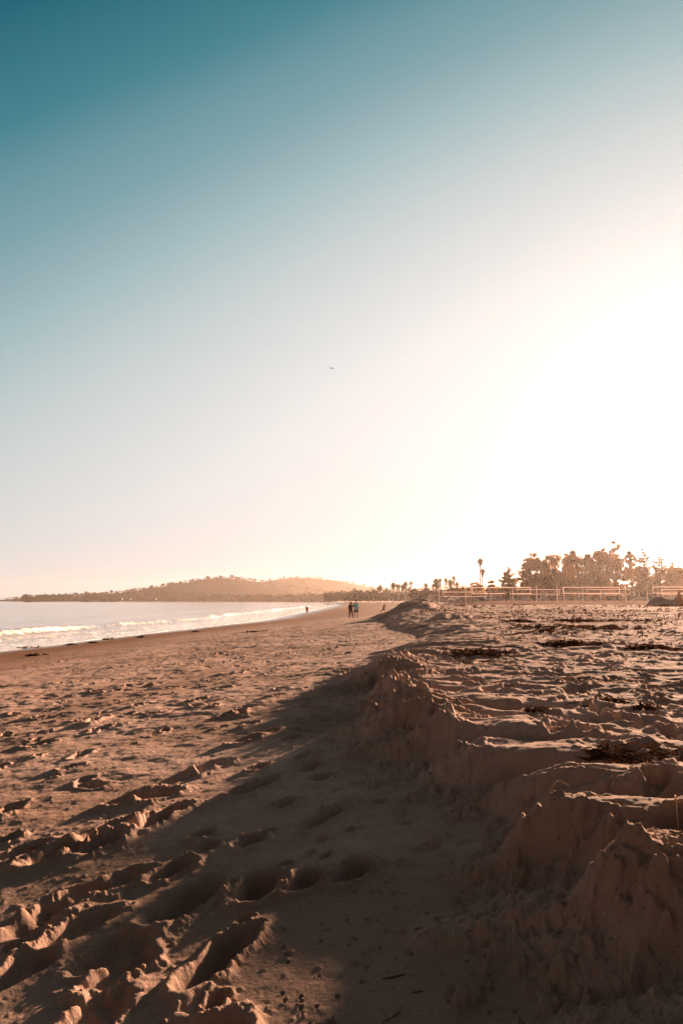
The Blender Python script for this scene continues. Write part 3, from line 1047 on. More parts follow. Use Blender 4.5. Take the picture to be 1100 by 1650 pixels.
big_tree(905, 965, 884, 270, 10000, 'wide leafy tree in the middle of the tall grove', 5, 'trees behind the volleyball courts')
big_tree(945, 1000, 880, 280, 9500, 'high crowned tree right of the middle, next to the bright gap', 6, 'trees behind the volleyball courts')
big_tree(974, 1006, 868, 290, 2600, 'thin airy tree whose sprays rise highest in the bright gap', 7, 'trees behind the volleyball courts', .6)
big_tree(1004, 1026, 882, 295, 2400, 'sparse tall tree right of the bright gap', 8, 'trees behind the volleyball courts', .6)
big_tree(1062, 1120, 912, 262, 6000, 'lower leafy tree at the right edge of the grove', 9, 'trees behind the volleyball courts')
big_tree(842, 900, 925, 262, 6000, 'low dense tree filling under the left of the grove', 12, 'trees behind the volleyball courts')
big_tree(915, 985, 925, 262, 7000, 'low dense tree filling under the middle of the grove', 13, 'trees behind the volleyball courts')
big_tree(783, 797, 938, 300, 1500, 'small round dark tree beside the two tall palms', 14)
big_tree(750, 778, 938, 310, 2400, 'loose low tree left of the two tall palms', 15)
big_tree(735, 756, 945, 320, 1800, 'small low tree behind the house roof', 16)
for px, top, d, r, lab in ((1036, 880, 270, 5.6, 'tall conifer with a spiky double top behind the tent'), (1060, 888, 272, 6.0, 'conifer with layered boughs right of the spiky one'), (818, 914, 280, 5.0, 'spreading dark conifer with feathery tips left of the grove'),
                           (1081, 903, 268, 5.6, 'rounded conifer at the right edge of the photo')):
    random.seed(px); rng = np.random.default_rng(px)
    h = gtop(top, d) - (CZ - .2)
    o = make_conifer(h, r, 9000 if px > 1000 else 6500)
    place(o, gx(px, d), d, None, 0, 1, lab, 'tree', 'conifers behind the courts')

# --- low wood and hedges behind the beach: one mass
def wood(name, label, spans, size, mat=M_SCRUB, seed=1, dens=1.0):
    r2 = np.random.default_rng(seed)
    Vs = []; n0 = 0; Qs = []
    for (x0, x1, y0, y1, h0, h1, n, zb) in spans:
        n = int(n * dens)
        X = r2.uniform(x0, x1, n); Y = r2.uniform(min(y0, y1), max(y0, y1), n)
        Hh = (h0 + (h1 - h0) * (X - x0) / (x1 - x0)) * (0.72 + 0.42 * vnoise(X / 7.0, Y / 12.0, seed) + 0.25 * vnoise(X / 2.0, Y / 4, seed + 1))
        Z = zb + Hh * r2.random(n) ** 0.6
        P = np.stack([X, Y, Z], 1)
        a = r2.normal(size=(n, 3)); a /= np.linalg.norm(a, axis=1)[:, None]
        b = np.cross(a, r2.normal(size=(n, 3))); b /= np.linalg.norm(b, axis=1)[:, None]
        s = size * r2.uniform(.5, 1.3, (n, 1))
        Vs.append(np.stack([P + a * s, P + b * s * .8, P - a * s, P - b * s * .8], 1).reshape(-1, 3))
        Qs.append(np.arange(n * 4).reshape(n, 4) + n0); n0 += n * 4
    o = np_mesh(name, np.vstack(Vs), np.vstack(Qs), mat, None, False)
    return tag(o, label, kind='stuff')
zb = CZ - .6
wood('hedge', 'low hedge and scrub along the back of the beach', [
    (gx(660, 420), gx(860, 420), 400, 430, 7, 8, 9000, zb), (gx(820, 275), gx(1180, 275), 262, 285, 4.5, 4.5, 14000, zb),
    (gx(560, 650), gx(690, 600), 600, 660, 9, 8, 8000, zb), (gx(525, 850), gx(610, 700), 720, 830, 9, 9, 8000, zb),
    (gx(770, 330), gx(850, 330), 300, 330, 5, 7, 4000, zb)], .55)

# --- far shore across the bay: palms and trees in a row, wood behind
random.seed(5); rng = np.random.default_rng(5)
FT = []
for k in range(4):
    bl = [(random.uniform(-3, 3), random.uniform(-3, 3), random.uniform(5, 9), random.uniform(2, 3.4), random.uniform(2, 3.4), random.uniform(1.6, 2.6)) for _ in range(5)]
    FT.append(make_tree(bl, 260, .9, 6, .5, M_SCRUB, 'shore_tree'))
FP_ = [make_palm(12, 3.0, 2, .5, 16), make_palm(14, 2.8, 3, -.6, 16)]
usedf = set()
cnt_ = {}
for i in range(118):
    px = 44 + i * 4.15 + random.uniform(-1.6, 1.6)
    if 532 < px: break
    d = np.interp(px, [30, 250, 420, 540], [1950, 2000, 1500, 1150]) + random.uniform(-25, 25)
    top = np.interp(px, [30, 45, 60, 120, 200, 280, 400, 540], [959, 957, 958, 957, 954, 955, 957, 955]) + random.uniform(-1.0, 2.6)
    h = (967.5 - top) / F * d + CZ - .6
    palm = random.random() < .5
    if px < 56: palm = False
    key = ('p', i % 2) if palm else ('t', i % 4)
    src = FP_[key[1]] if palm else FT[key[1]]
    o = src if key not in usedf else copy_tree(src)
    usedf.add(key)
    s = h / (14.5 if palm else 10.5)
    cnt_[palm] = cnt_.get(palm, 0) + 1
    q = cnt_[palm]
    od = str(q) + ('th' if 10 < q % 100 < 14 else {1: 'st', 2: 'nd', 3: 'rd'}.get(q % 10, 'th'))
    tag(o, 'hazy far shore %s, %s %s from the left tip of the point' % (('palm', od, 'palm') if palm else ('round tree', od, 'round tree')),
        'palm tree' if palm else 'tree', 'palms along the far shore' if palm else 'round trees along the far shore')
    o.location = ((px - 550) / F * d, d, 0.4); o.rotation_euler = (0, 0, random.uniform(0, 6)); o.scale = (s, s, s)
sp = []
for p0 in range(36, 540, 14):
    d = float(np.interp(p0, [30, 250, 420, 540], [1990, 2040, 1560, 1220]))
    tp = float(np.interp(p0, [36, 60, 120, 200, 250, 300, 400, 540], [962, 960, 959, 957, 957, 958, 960, 959]))
    sp.append((gx(p0, d), gx(p0 + 15, d), d, d + 40, (967.5 - tp) / F * d + 4, (967.5 - tp) / F * d + 4, 420, 0))
wood('far_wood', 'hazy continuous wood along the far shore', sp, 2.2, M_SCRUB, 3)
# scrub and trees on the ridge of the hill
M_HSCRUB = simple('hill_scrub_leaves', (0.035, 0.03, 0.025), 0.95, .2, .6)
def ridge_scrub():
    r2 = np.random.default_rng(8)
    Vs = []
    for (X, d, depth, xs_, hz), n in ((HA, 1500), (HB, 1000)):
        x = r2.uniform(xs_[0], xs_[-1], n); tt = r2.uniform(-.45, .15, n)
        z = (np.interp(x, xs_, hz) + CZ) * np.clip(1 - np.abs(tt) ** 1.7, 0, 1) + r2.uniform(-2, 5, n) + 3 * vnoise(x / 30, tt * 0, 4)
        P = np.stack([x, d + tt * depth, z], 1)
        a = r2.normal(size=(n, 3)); a /= np.linalg.norm(a, axis=1)[:, None]
        b = np.cross(a, r2.normal(size=(n, 3))); b /= np.linalg.norm(b, axis=1)[:, None]
        s = r2.uniform(1.0, 3.2, (n, 1)) * (1 + 1.1 * (np.abs(tt) < .1) * (vnoise(x / 22, tt * 0, 6) > .0))[:, None]
        Vs.append(np.stack([P + a * s, P + b * s, P - a * s, P - b * s], 1).reshape(-1, 3))
    V_ = np.vstack(Vs)
    tag(np_mesh('hill_scrub', V_, np.arange(len(V_)).reshape(-1, 4), M_HSCRUB, None, False), 'scrub and small trees scattered over the headland hills', kind='stuff')
ridge_scrub()
HT = 0
for px, top, w, lab in ((374, 926, 1.0, 'umbrella shaped tree on the top of the headland hill'), (403, 931, .7, 'small tree on the hilltop just right of the umbrella shaped one'), (478, 928, .9, 'tree on the crest of the farther hill ridge'),
                        (497, 928.5, .7, 'lone pale tree right of the crest tree on the farther ridge'), (292, 939, .8, 'tree on the left shoulder of the headland hill'), (216, 949, 1.0, 'large tree clump at the left foot of the headland hill'), (230, 950, .8, 'smaller tree clump right of the large one at the hill foot'),
                        (511, 931, .5, 'tiny pointed tree on the slope of the farther ridge')):
    d = 2330 if px < 420 and px != 511 else 2720
    if px in (216, 230): d = 2200
    o = copy_tree(FT[HT % 4]); HT += 1
    hh = 13 * w * d / 2330
    z = at(px, top, d)[2]
    o.location = (gx(px, d), d, z - hh); o.scale = (hh / 10.5 * 1.15, hh / 10.5, hh / 10.5)
    tag(o, lab, 'tree', 'trees on the headland hills')
# ------------------------------------------------------------------ people
M_SKIN = simple('skin', (0.36, 0.19, 0.12), 0.6, .1, 4)
M_HAIR = simple('dark_hair', (0.03, 0.02, 0.015), 0.7, .3, 20)
M_DARK = simple('dark_cloth', (0.05, 0.035, 0.035), 0.9, .25, 8)
M_BLUE = simple('light_blue_cloth', (0.22, 0.50, 0.60), 0.85, .15, 8)
M_WHITE = simple('white_cloth', (0.62, 0.60, 0.58), 0.85, .1, 8)
M_MAROON = simple('maroon_cloth', (0.11, 0.03, 0.025), 0.9, .2, 8)
M_ORANGE = simple('orange_red_coat', (0.50, 0.10, 0.03), 0.85, .2, 8)
M_GREEN = simple('olive_cloth', (0.10, 0.10, 0.07), 0.9, .2, 8)
M_DENIM = simple('faded_blue_cloth', (0.14, 0.22, 0.30), 0.9, .2, 8)

def remeshed(mb, name, mat, parent, vox):
    o = mb.build('tmp', mat)
    md = o.modifiers.new('r', 'REMESH'); md.mode = 'VOXEL'; md.voxel_size = vox
    sm = o.modifiers.new('s', 'SMOOTH'); sm.factor = .6; sm.iterations = 3
    dg = bpy.context.evaluated_depsgraph_get()
    me = bpy.data.meshes.new_from_object(o.evaluated_get(dg))
    bpy.data.objects.remove(o)
    me.name = name
    if not me.materials: me.materials.append(mat)
    me.polygons.foreach_set('use_smooth', [True] * len(me.polygons))
    r = bpy.data.objects.new(name, me); COL.objects.link(r); r.parent = parent
    return r

def person(x, y, rz, H, label, pose, top=None, bottom=None, hair='short', group=None, z=None, vox=.014):
    """pose: dict lean, legs [(thigh, knee, spread)]x2, arms [(forward, out, elbow)]x2 in degrees; sides: left -1, right +1.
    local +Y is forward"""
    root = empty('person', (x, y, ground(x, y) if z is None else z), rz, label, 'person', group)
    k = H / 1.75
    lean = R(pose.get('lean', 2))
    hip = Vector((0, 0, .93))
    body = MB()
    spine = lambda h, f=0.0: hip + Vector((0, math.sin(lean) * h + f, math.cos(lean) * h))
    chest, neck = spine(.36), spine(.54)
    sc = lambda p: tuple(Vector(p) * k)
    legs = []; lowest = 0
    for s, (th, kn, sp_) in zip((-1, 1), pose['legs']):
        h0 = hip + Vector((s * .09, 0, -.02))
        t = R(th); d1 = Vector((s * math.sin(R(sp_)), math.sin(t), -math.cos(t))).normalized()
        kn_ = h0 + d1 * .43
        t2 = t - R(kn); d2 = Vector((s * math.sin(R(sp_)), math.sin(t2), -math.cos(t2))).normalized()
        an = kn_ + d2 * .41
        f2 = t2 * .6
        toe = an + Vector((s * .03, math.cos(f2) * .17, -.065 + math.sin(f2) * .12))
        heel = an + Vector((0, -.04, -.06))
        legs.append((h0, kn_, an, heel, toe)); lowest = min(lowest, toe.z - .025, heel.z - .03) if legs else 0
    off = Vector((0, 0, -min(min(l[4].z, l[3].z) for l in legs) + .028))
    A = lambda p: tuple((Vector(p) + off) * k)
    for h0, kn_, an, heel, toe in legs:
        body.tube([A(h0 + Vector((0, 0, .04))), A(h0 * .6 + kn_ * .4), A(kn_), A(kn_ * .65 + an * .35 + Vector((0, -.01, 0))), A(an)], [.095 * k, .078 * k, .055 * k, .055 * k, .036 * k], 10)
        body.tube([A(heel), A(an * .5 + toe * .5 + Vector((0, 0, -.02))), A(toe)], [.036 * k, .036 * k, .022 * k], 8)
    # torso, neck, head
    def ring(h, w, dp): return spine(h), w, dp
    body.tube([A(spine(-.06)), A(spine(.05)), A(spine(.18)), A(spine(.36)), A(spine(.47)), A(spine(.52))], [.11 * k, .135 * k, .12 * k, .145 * k, .12 * k, .06 * k], 14)
    for s in (-1, 1):
        body.ell(A(spine(.44) + Vector((s * .13, 0, 0))), (.075 * k, .06 * k, .06 * k))
        body.ell(A(spine(.02) + Vector((s * .07, 0, 0))), (.09 * k, .1 * k, .1 * k))
    body.tube([A(spine(.47)), A(spine(.60, .01))], [.055 * k, .052 * k], 10)
    hd = spine(.70, .02)
    body.ell(A(hd), (.075 * k, .092 * k, .112 * k), 14, 10)
    body.ell(A(hd + Vector((0, .03, -.055))), (.05 * k, .055 * k, .05 * k))
    body.ell(A(hd + Vector((0, .098, -.01))), (.014 * k, .022 * k, .022 * k), 8, 6)
    for s in (-1, 1):
        body.ell(A(hd + Vector((s * .078, -.005, -.01))), (.012 * k, .02 * k, .03 * k), 8, 6)
    arms = []
    for s, (fw, ou, eb) in zip((-1, 1), pose['arms']):
        sh = spine(.45) + Vector((s * .185, 0, 0))
        a = R(fw); d1 = Vector((s * math.sin(R(ou)), math.sin(a) * math.cos(R(ou)), -math.cos(a) * math.cos(R(ou)))).normalized()
        el_ = sh + d1 * .29
        a2 = a + R(eb); d2 = Vector((s * math.sin(R(ou)) * .5 - s * .12 * (eb > 30), math.sin(a2), -math.cos(a2))).normalized()
        wr = el_ + d2 * .25
        arms.append((sh, el_, wr, d2))
        body.tube([A(sh), A(sh * .5 + el_ * .5), A(el_), A(el_ * .6 + wr * .4), A(wr)], [.052 * k, .045 * k, .037 * k, .036 * k, .025 * k], 10)
        palm = wr + d2 * .05
        body.tube([A(wr), A(palm), A(palm + d2 * .035)], [.026 * k, .034 * k, .030 * k], 8)
        side = d2.cross(Vector((s, 0, 0))).normalized()
        for q, L_ in enumerate((.062, .074, .070, .055)):
            b_ = palm + d2 * .03 + side * (q - 1.5) * .019
            cu = Vector((-s * .012, 0, 0))
            body.tube([A(b_), A(b_ + d2 * L_ * .5 + cu * .5), A(b_ + d2 * L_ * .9 + cu * 2)], [.0095 * k, .009 * k, .008 * k], 6)
        b_ = palm - side * .03
        body.tube([A(b_), A(b_ - side * .02 + d2 * .03), A(b_ - side * .028 + d2 * .055)], [.011 * k, .0105 * k, .009 * k], 6)
    remeshed(body, 'body', M_SKIN, root, vox)
    if hair:
        hb = MB()
        hb.ell(A(hd + Vector((0, -.018, .025))), (.086 * k, .098 * k, .105 * k), 14, 10)
        if hair == 'bun': hb.ell(A(hd + Vector((0, -.02, .145))), (.045 * k, .045 * k, .045 * k))
        if hair == 'long': hb.tube([A(hd + Vector((0, -.06, 0))), A(hd + Vector((0, -.09, -.12))), A(hd + Vector((0, -.10, -.26)))], [.07 * k, .065 * k, .03 * k], 10)
        hb.build('hair', M_HAIR, root, True)
    if top:
        mat, slv, hem = top
        t_ = MB()
        t_.tube([A(spine(-.10 - hem)), A(spine(.05)), A(spine(.18)), A(spine(.36)), A(spine(.465)), A(spine(.51))], [(.165 + hem * .12) * k, .16 * k, .148 * k, .168 * k, .14 * k, .075 * k], 16)
        for s, (sh, el_, wr, d2) in zip((-1, 1), arms):
            e = el_ if slv > .5 else sh + (el_ - sh) * (slv * 2)
            pts = [A(sh - Vector((s * .05, 0, -.01))), A(sh), A(e)]
            rr = [.07 * k, .068 * k, .056 * k]
            if slv > .5:
                pts.append(A(el_ + (wr - el_) * (slv - .5) * 2)); rr.append(.045 * k)
            t_.tube(pts, rr, 10)
        remeshed(t_, 'top', mat, root, vox)
    if bottom:
        mat, ln = bottom
        b_ = MB()
        b_.tube([A(spine(-.10)), A(spine(.10))], [.155 * k, .15 * k], 14)
        for h0, kn_, an, heel, toe in legs:
            if ln <= .5: e = h0 + (kn_ - h0) * ln * 2; pts = [A(h0), A(e)]; rr = [.108 * k, .095 * k]
            else: pts = [A(h0), A(kn_), A(kn_ + (an - kn_) * (ln - .5) * 2)]; rr = [.108 * k, .078 * k, .062 * k]
            b_.tube(pts, rr, 12)
        remeshed(b_, 'trousers' if ln > .6 else 'shorts', mat, root, vox)
    return root

STAND = dict(lean=2, legs=[(3, 2, 4), (-3, 2, 4)], arms=[(4, 8, 8), (2, 8, 10)])
WALK = dict(lean=5, legs=[(24, 8, 2), (-22, 22, 2)], arms=[(-22, 8, 14), (26, 8, 22)])
# couple
d = 77
xw, xm = gx(565, d), gx(573.2, d)
person(xw, d, R(-10), 1.66, 'person in dark clothes carrying a backpack, reaching towards the companion in light blue',
       dict(lean=6, legs=[(8, 4, 9), (-10, 8, 9)], arms=[(10, 14, 20), (38, 34, 30)]), (M_DARK, .6, .02), (M_DARK, .9), 'short')
person(xm, d + .1, R(4), 1.80, 'person in a light blue long sleeved top and maroon shorts, hair in a bun',
       dict(lean=2, legs=[(4, 4, 4), (-4, 6, 4)], arms=[(36, 28, 60), (6, 8, 16)]), (M_BLUE, .85, .04), (M_MAROON, .42), 'bun')
zb_ = ground(xw, d)
bp = empty('backpack', (xw - .06, d - .20, zb_ + 1.18), R(-10), 'dark bulky backpack worn by the person standing left in the couple', 'backpack')
m_ = MB(); m_.ell((0, 0, 0), (.20, .14, .27), 14, 10); m_.ell((-.05, -.10, -.08), (.12, .07, .13)); remeshed(m_, 'pack_body', M_DARK, bp, .018)
m_ = MB()
for s in (-1, 1): m_.tube([(s * .12, .09, .2), (s * .14, .24, .16), (s * .13, .27, -.02), (s * .12, .1, -.18)], .018, 6)
m_.build('strap', M_GREEN, bp, True)
# walking man
d = 118
person(gx(617.5, d), d, R(-120), 1.72, 'barefoot person striding left to right past the dune mound, bare legs and tan clothes',
       dict(lean=10, legs=[(20, 4, 2), (-30, 40, 2)], arms=[(40, 20, 10), (-20, 14, 12)]), (simple('tan_cloth', (.26, .12, .06), .9), .3, 0), (M_MAROON, .35), 'short')
print('walker ground', CZ - ground(gx(617.5, 118), 118), 'coat', ground(gx(495, 150), 150), 'far', ground(gx(528, 330), 330))
d = 190
person(gx(495, 150), 150, R(20), 1.66, 'person in a long orange red coat standing at the water edge', STAND, (M_ORANGE, .95, .38), None, 'short', z=max(.0, ground(gx(495, 150), 150)))
person(gx(528, 330), 330, R(60), 1.7, 'tiny faraway person at the end of the surf line', WALK, (M_ORANGE, .4, .0), (M_DARK, .4), 'short', vox=.02)
d = 103
person(gx(816, d), d, R(15), 1.75, 'person in olive top and dark shorts running away towards the nets', dict(lean=4, legs=[(12, 20, 4), (-10, 14, 4)], arms=[(20, 22, 60), (-14, 22, 50)]),
       (M_GREEN, .5, .04), (M_DARK, .4), 'short', z=ground(gx(816, d), d))
for px, d_, H_, rz_, top_, bot_, lab, ps in (
    (922, 160, 1.8, 30, (M_SKIN, .0, 0), (M_MAROON, .4), 'bare chested person facing the net, leftmost of the group on the right courts', STAND),
    (943, 158, 1.7, -40, (M_ORANGE, .4, 0), (M_DARK, .35), 'person in an orange top crouching slightly beside the net', dict(lean=18, legs=[(30, 44, 6), (18, 40, 6)], arms=[(30, 14, 30), (26, 14, 30)])),
    (956.5, 150, 1.8, 10, (M_SKIN, .0, 0), (M_MAROON, .45), 'bare chested person in maroon shorts standing in the middle of the right court', STAND),
    (969.5, 146, 1.85, -15, (M_DENIM, .95, .05), (M_SKIN, .4), 'person in a faded blue long top bending forward on the right court', dict(lean=12, legs=[(8, 6, 6), (-4, 8, 6)], arms=[(18, 10, 12), (20, 10, 12)])),
    (995, 175, 1.8, 40, (M_GREEN, .6, 0), (M_DARK, .9), 'person in dull green beside the tall net post', STAND),
    (1001, 180, 1.75, 0, (M_WHITE, .5, 0), (M_DENIM, .45), 'person in a white top behind the tall net post', WALK),
    (810, 200, 1.75, 0, (M_DARK, .5, 0), (M_DARK, .9), 'dark clothed person beyond the left courts, left of the runner', STAND),
    (833, 205, 1.75, 60, (M_MAROON, .5, 0), (M_DARK, .4), 'person in maroon beyond the courts, just right of the runner', WALK),
    (848, 205, 1.75, -60, (M_DARK, .5, 0), (M_WHITE, .4), 'person in dark top and white shorts between the left court posts', WALK),
    (877, 210, 1.75, 0, (M_WHITE, .4, 0), (M_DARK, .4), 'person in a white top between the two tall posts', STAND)):
    x_ = gx(px, d_)
    b0 = top_ if top_[0] is not M_SKIN else None
    person(x_, d_, R(rz_), H_, lab, ps, b0, bot_, 'short', 'people on the volleyball courts', vox=.02)

# ------------------------------------------------------------------ volleyball nets
M_POST = simple('weathered_post', (0.78, 0.68, 0.64), 0.8, .08, 3)
M_BAND = simple('net_band', (0.82, 0.72, 0.68), 0.8, .06, 3, transl=.4)
M_NET = simple('net_cord', (0.28, 0.2, 0.17), 0.9, .1, 3)
def vnet(pxa, pxb, d, lab, H=2.75, rot=0.0, thick=.075):
    xa, xb = gx(pxa, d), gx(pxb, d)
    g0 = ground((xa + xb) / 2, d)
    root = empty('volleyball_net', ((xa + xb) / 2, d, g0), rot, lab, 'volleyball net', 'volleyball nets on the back beach')
    w = (xb - xa) / 2
    for s in (-1, 1):
        pm = MB(); pm.tube([(s * w, 0, -.4), (s * w, 0, H)], thick, 8)
        pm.tube([(s * w, 0, H - .02), (s * w, 0, H + .02)], thick * 1.25, 8)
        pm.build('post', M_POST, root, True)
    nw = w - 1.0
    for nm, z_ in (('top_band', 2.43), ('bottom_band', 1.45)):
        bm_ = MB(); bm_.box((0, 0, z_), (nw * 2, .02, .09)); bm_.build(nm, M_BAND, root)
    for s in (-1, 1):
        bm_ = MB(); bm_.box((s * (nw + .035), 0, 1.94), (.065, .03, 1.07)); bm_.build('side_band', M_BAND, root)
    cords = MB()
    n_ = int(nw * 2 / .25)
    for i in range(1, n_):
        cords.box((-nw + 2 * nw * i / n_, 0, 1.94), (.006, .006, .89))
    for i in range(1, 4):
        cords.box((0, 0, 1.495 + .22 * i), (nw * 2, .0045, .006))
    cords.build('netting', M_NET, root)
    rp = MB()
    for s in (-1, 1):
        rp.tube([(s * (nw + .07), 0, 2.43), (s * (w - .05), 0, 2.5)], .012, 5); rp.tube([(s * (nw + .07), 0, 1.45), (s * (w - .05), 0, 1.4)], .012, 5)
    rp.build('guy_rope', M_BAND, root)
    return root
vnet(749, 862, 128, 'left net of the nearest row, its right post left of the gap')
vnet(895, 1005, 128, 'middle net of the nearest row between two thick pale posts')
vnet(1039, 1149, 128, 'right net of the nearest row, running out of the photo behind the tent')
vnet(706, 789, 172, 'leftmost net of the second row, next to the parked white cars')
vnet(824, 906, 174, 'net of the second row overlapping the gap between the nearest nets')
vnet(936, 1019, 172, 'net of the second row behind the players')
vnet(1056, 1139, 174, 'rightmost net of the second row, above the tent')
vnet(757, 820, 226, 'far small net seen behind the runner', H=2.7)
vnet(868, 930, 226, 'far small net seen left of the players', H=2.7)
vnet(965, 1026, 228, 'far small net seen behind the thick right post', H=2.7)

# ------------------------------------------------------------------ tent and things near it
M_TENT = simple('grey_tent_fabric', (0.30, 0.25, 0.25), 0.75, .12, 2, transl=.25)
M_TENTO = simple('rust_orange_tent_fabric', (0.42, 0.14, 0.045), 0.8, .15, 2, transl=.5)
M_POLE = simple('dark_pole', (0.08, 0.06, 0.05), .5)
def tent():
    d = 67
    x0 = gx(1036, d)
    k = d / F
    root = empty('tent', (x0, d, ground(x0 + 1.2, d) + .0), 0, 'low grey tent with a rust orange open end flap, beside the nets', 'tent')
    # outline of the grey body along x with depth in y
    P_ = [(0, 0), (.18, .22), (.45, .52), (.75, .72), (1.05, .78), (1.35, .80), (1.7, .66), (2.05, .56), (2.35, .60), (2.62, .95), (2.78, 1.22)]
    nx, ny = 34, 22
    Vv = []; Ff = []
    for i in range(nx + 1):
        x = 2.78 * i / nx
        h = float(np.interp(x, [p[0] for p in P_], [p[1] for p in P_]))
        wd = .95 * math.sqrt(max(0.02, min(1, x / .7))) if x < .7 else .95 + .05 * (x - .7)
        if x > 2.2: wd = .95 - (x - 2.2) * .25
        for j in range(ny + 1):
            t = -1 + 2 * j / ny
            prof = max(0, 1 - abs(t) ** 2.0) ** .62 if x < 2.2 else (1 - abs(t)) ** (.62 + (x - 2.2) * .65)
            sag = .03 * math.sin(x * 7 + t * 3) * (1 - abs(t))
            Vv.append((x, t * wd, h * prof + sag - .04))
    for i in range(nx):
        for j in range(ny):
            a = i * (ny + 1) + j
            Ff.append([a, a + 1, a + ny + 2, a + ny + 1])
    o = mesh_obj('tent_body', Vv, Ff, M_TENT, root, True)
    md = o.modifiers.new('thick', 'SOLIDIFY'); md.thickness = .012
    fl = MB()
    ap = (2.80, -.05, 1.24)
    fl.face([(2.18, -1.0, -.04), (3.28, -.75, -.04), ap]); fl.face([(3.28, -.75, -.04), (3.1, .85, -.04), ap])
    f = fl.build('end_flap', M_TENTO, root); md = f.modifiers.new('thick', 'SOLIDIFY'); md.thickness = .012
    m = MB()
    m.tube([(2.80, -.05, -.05), (2.80, -.05, 1.28)], .015, 6); m.build('pole', M_POLE, root)
    m = MB()
    for q in ((3.28, -.75), (2.18, -1.0), (.05, 0)):
        m.tube([(q[0], q[1], .02), (q[0] + .35 * (1 if q[0] > 2 else -1), q[1] - .2, -.03)], .008, 5)
    m.build('guy_line', M_BAND, root)
    m = MB(); m.tube([(1.32, -.93, 0), (1.36, -.5, .62), (1.36, 0, .81)], .012, 6); m.tube([(0.62, -.8, 0), (.72, -.45, .52), (.78, 0, .73)], .012, 6); m.build('seam', M_POLE, root)
tent()
def small_item(name, px, py, d, mk, lab, cat, group=None):
    x = gx(px, d)
    r = empty(name, (x, d, ground(x, d)), random.uniform(0, 3), lab, cat, group)
    mk(r); return r
M_ORB = simple('bright_orange_plastic', (.75, .18, .03), .5)
M_WPL = simple('white_plastic', (.75, .72, .7), .5)
def mk_bag(mat, w=.2):
    def f(r):
        m = MB(); m.ell((0, 0, w * .45), (w, w * .7, w * .55), 10, 7); m.tube([(-w * .3, 0, w * .9), (0, 0, w * 1.25), (w * .3, 0, w * .9)], .012, 6)
        o = m.build('bag_body', mat, r, True)
    return f
small_item('beach_bag', 1076.5, 973, 65, mk_bag(M_ORB, .14), 'bright orange bag in front of the tent flap', 'bag')
small_item('beach_bag', 1079, 974, 65, mk_bag(M_WPL, .10), 'small white bag right beside the orange one at the tent', 'bag')
small_item('beach_bag', 1083, 974, 65, mk_bag(M_WPL, .09), 'smaller white bag, right of the other white bag at the tent', 'bag')
small_item('beach_bag', 1012, 968, 125, mk_bag(M_WPL, .25), 'white bag lying on the sand right of the thick net post', 'bag')

# ------------------------------------------------------------------ beach houses, cars, lampposts
M_WALL = simple('pale_house_wall', (0.42, 0.34, 0.30), .85, .08, .5)
M_ROOF = simple('brown_shingle_roof', (0.16, 0.10, 0.08), .9, .2, 2)
M_GLASS = simple('dark_glass', (0.04, 0.045, 0.05), .35, .1, 1)
M_TRIM = simple('white_trim', (0.6, 0.55, 0.52), .7, .05, 1)
def house(px0, px1, py_e, py_r, d, dep, lab, nwin=3, base=None):
    x0, x1 = gx(px0, d), gx(px1, d)
    g0 = CZ - .4 if base is None else base
    he, hr = gtop(py_e, d) - g0, gtop(py_r, d) - g0
    root = empty('beach_house', ((x0 + x1) / 2, d, g0), R(4), lab, 'house', 'low houses behind the beach')
    w = (x1 - x0)
    m = MB(); m.box((0, dep / 2, he / 2 - .2), (w, dep, he + .4)); wl = m.build('wall', M_WALL, root)
    r_ = MB(); ov = .4
    a = [(-w / 2 - ov, -ov, he), (w / 2 + ov, -ov, he), (w / 2 + ov, dep + ov, he), (-w / 2 - ov, dep + ov, he)]
    rg = [(-w / 2 + w * .12, dep / 2, hr), (w / 2 - w * .12, dep / 2, hr)]
    a2 = [(p[0], p[1], p[2] - .15) for p in a]
    r_.face([a[0], a[1], rg[1], rg[0]]); r_.face([a[2], a[3], rg[0], rg[1]]); r_.face([a[1], a[2], rg[1]]); r_.face([a[3], a[0], rg[0]])
    for q in range(4): r_.face([a2[q], a2[(q + 1) % 4], a[(q + 1) % 4], a[q]])
    r_.face(a2[::-1])
    r_.build('roof', M_ROOF, root)
    for i in range(nwin):
        xx = -w / 2 + w * (i + .75) / (nwin + .5)
        m = MB(); m.box((xx, -.03, he * .55), (1.5, .08, 1.2)); wd = m.build('window', M_TRIM, root)
        m = MB()
        m.box((xx - .34, -.08, he * .55), (.6, .03, 1.0)); m.box((xx + .34, -.08, he * .55), (.6, .03, 1.0)); m.build('pane', M_GLASS, wd)
    m = MB(); m.box((w / 2 - w * .08, -.03, 1.0), (1.0, .08, 2.05)); dr = m.build('door', M_ROOF, root)
    m = MB(); m.ell((w / 2 - w * .08 + .38, -.1, 1.0), (.04, .04, .04)); m.build('handle', M_TRIM, dr)
    m = MB(); m.box((-w * .25, dep * .62, hr - .1), (.8, .8, 1.4)); ch = m.build('chimney', M_WALL, root)
    return root
house(695, 722, 957, 953.5, 345, 9, 'low pale flat roofed building left of the cars', 2)
house(722, 760, 956, 947, 350, 10, 'wide pale house with a low hipped roof under the palm cluster', 4)
house(1028, 1042, 957, 951, 300, 7, 'pale narrow building between the trunks behind the right net', 1)
house(1086, 1100, 958, 951, 300, 7, 'pale building at the right edge behind the trees', 1)

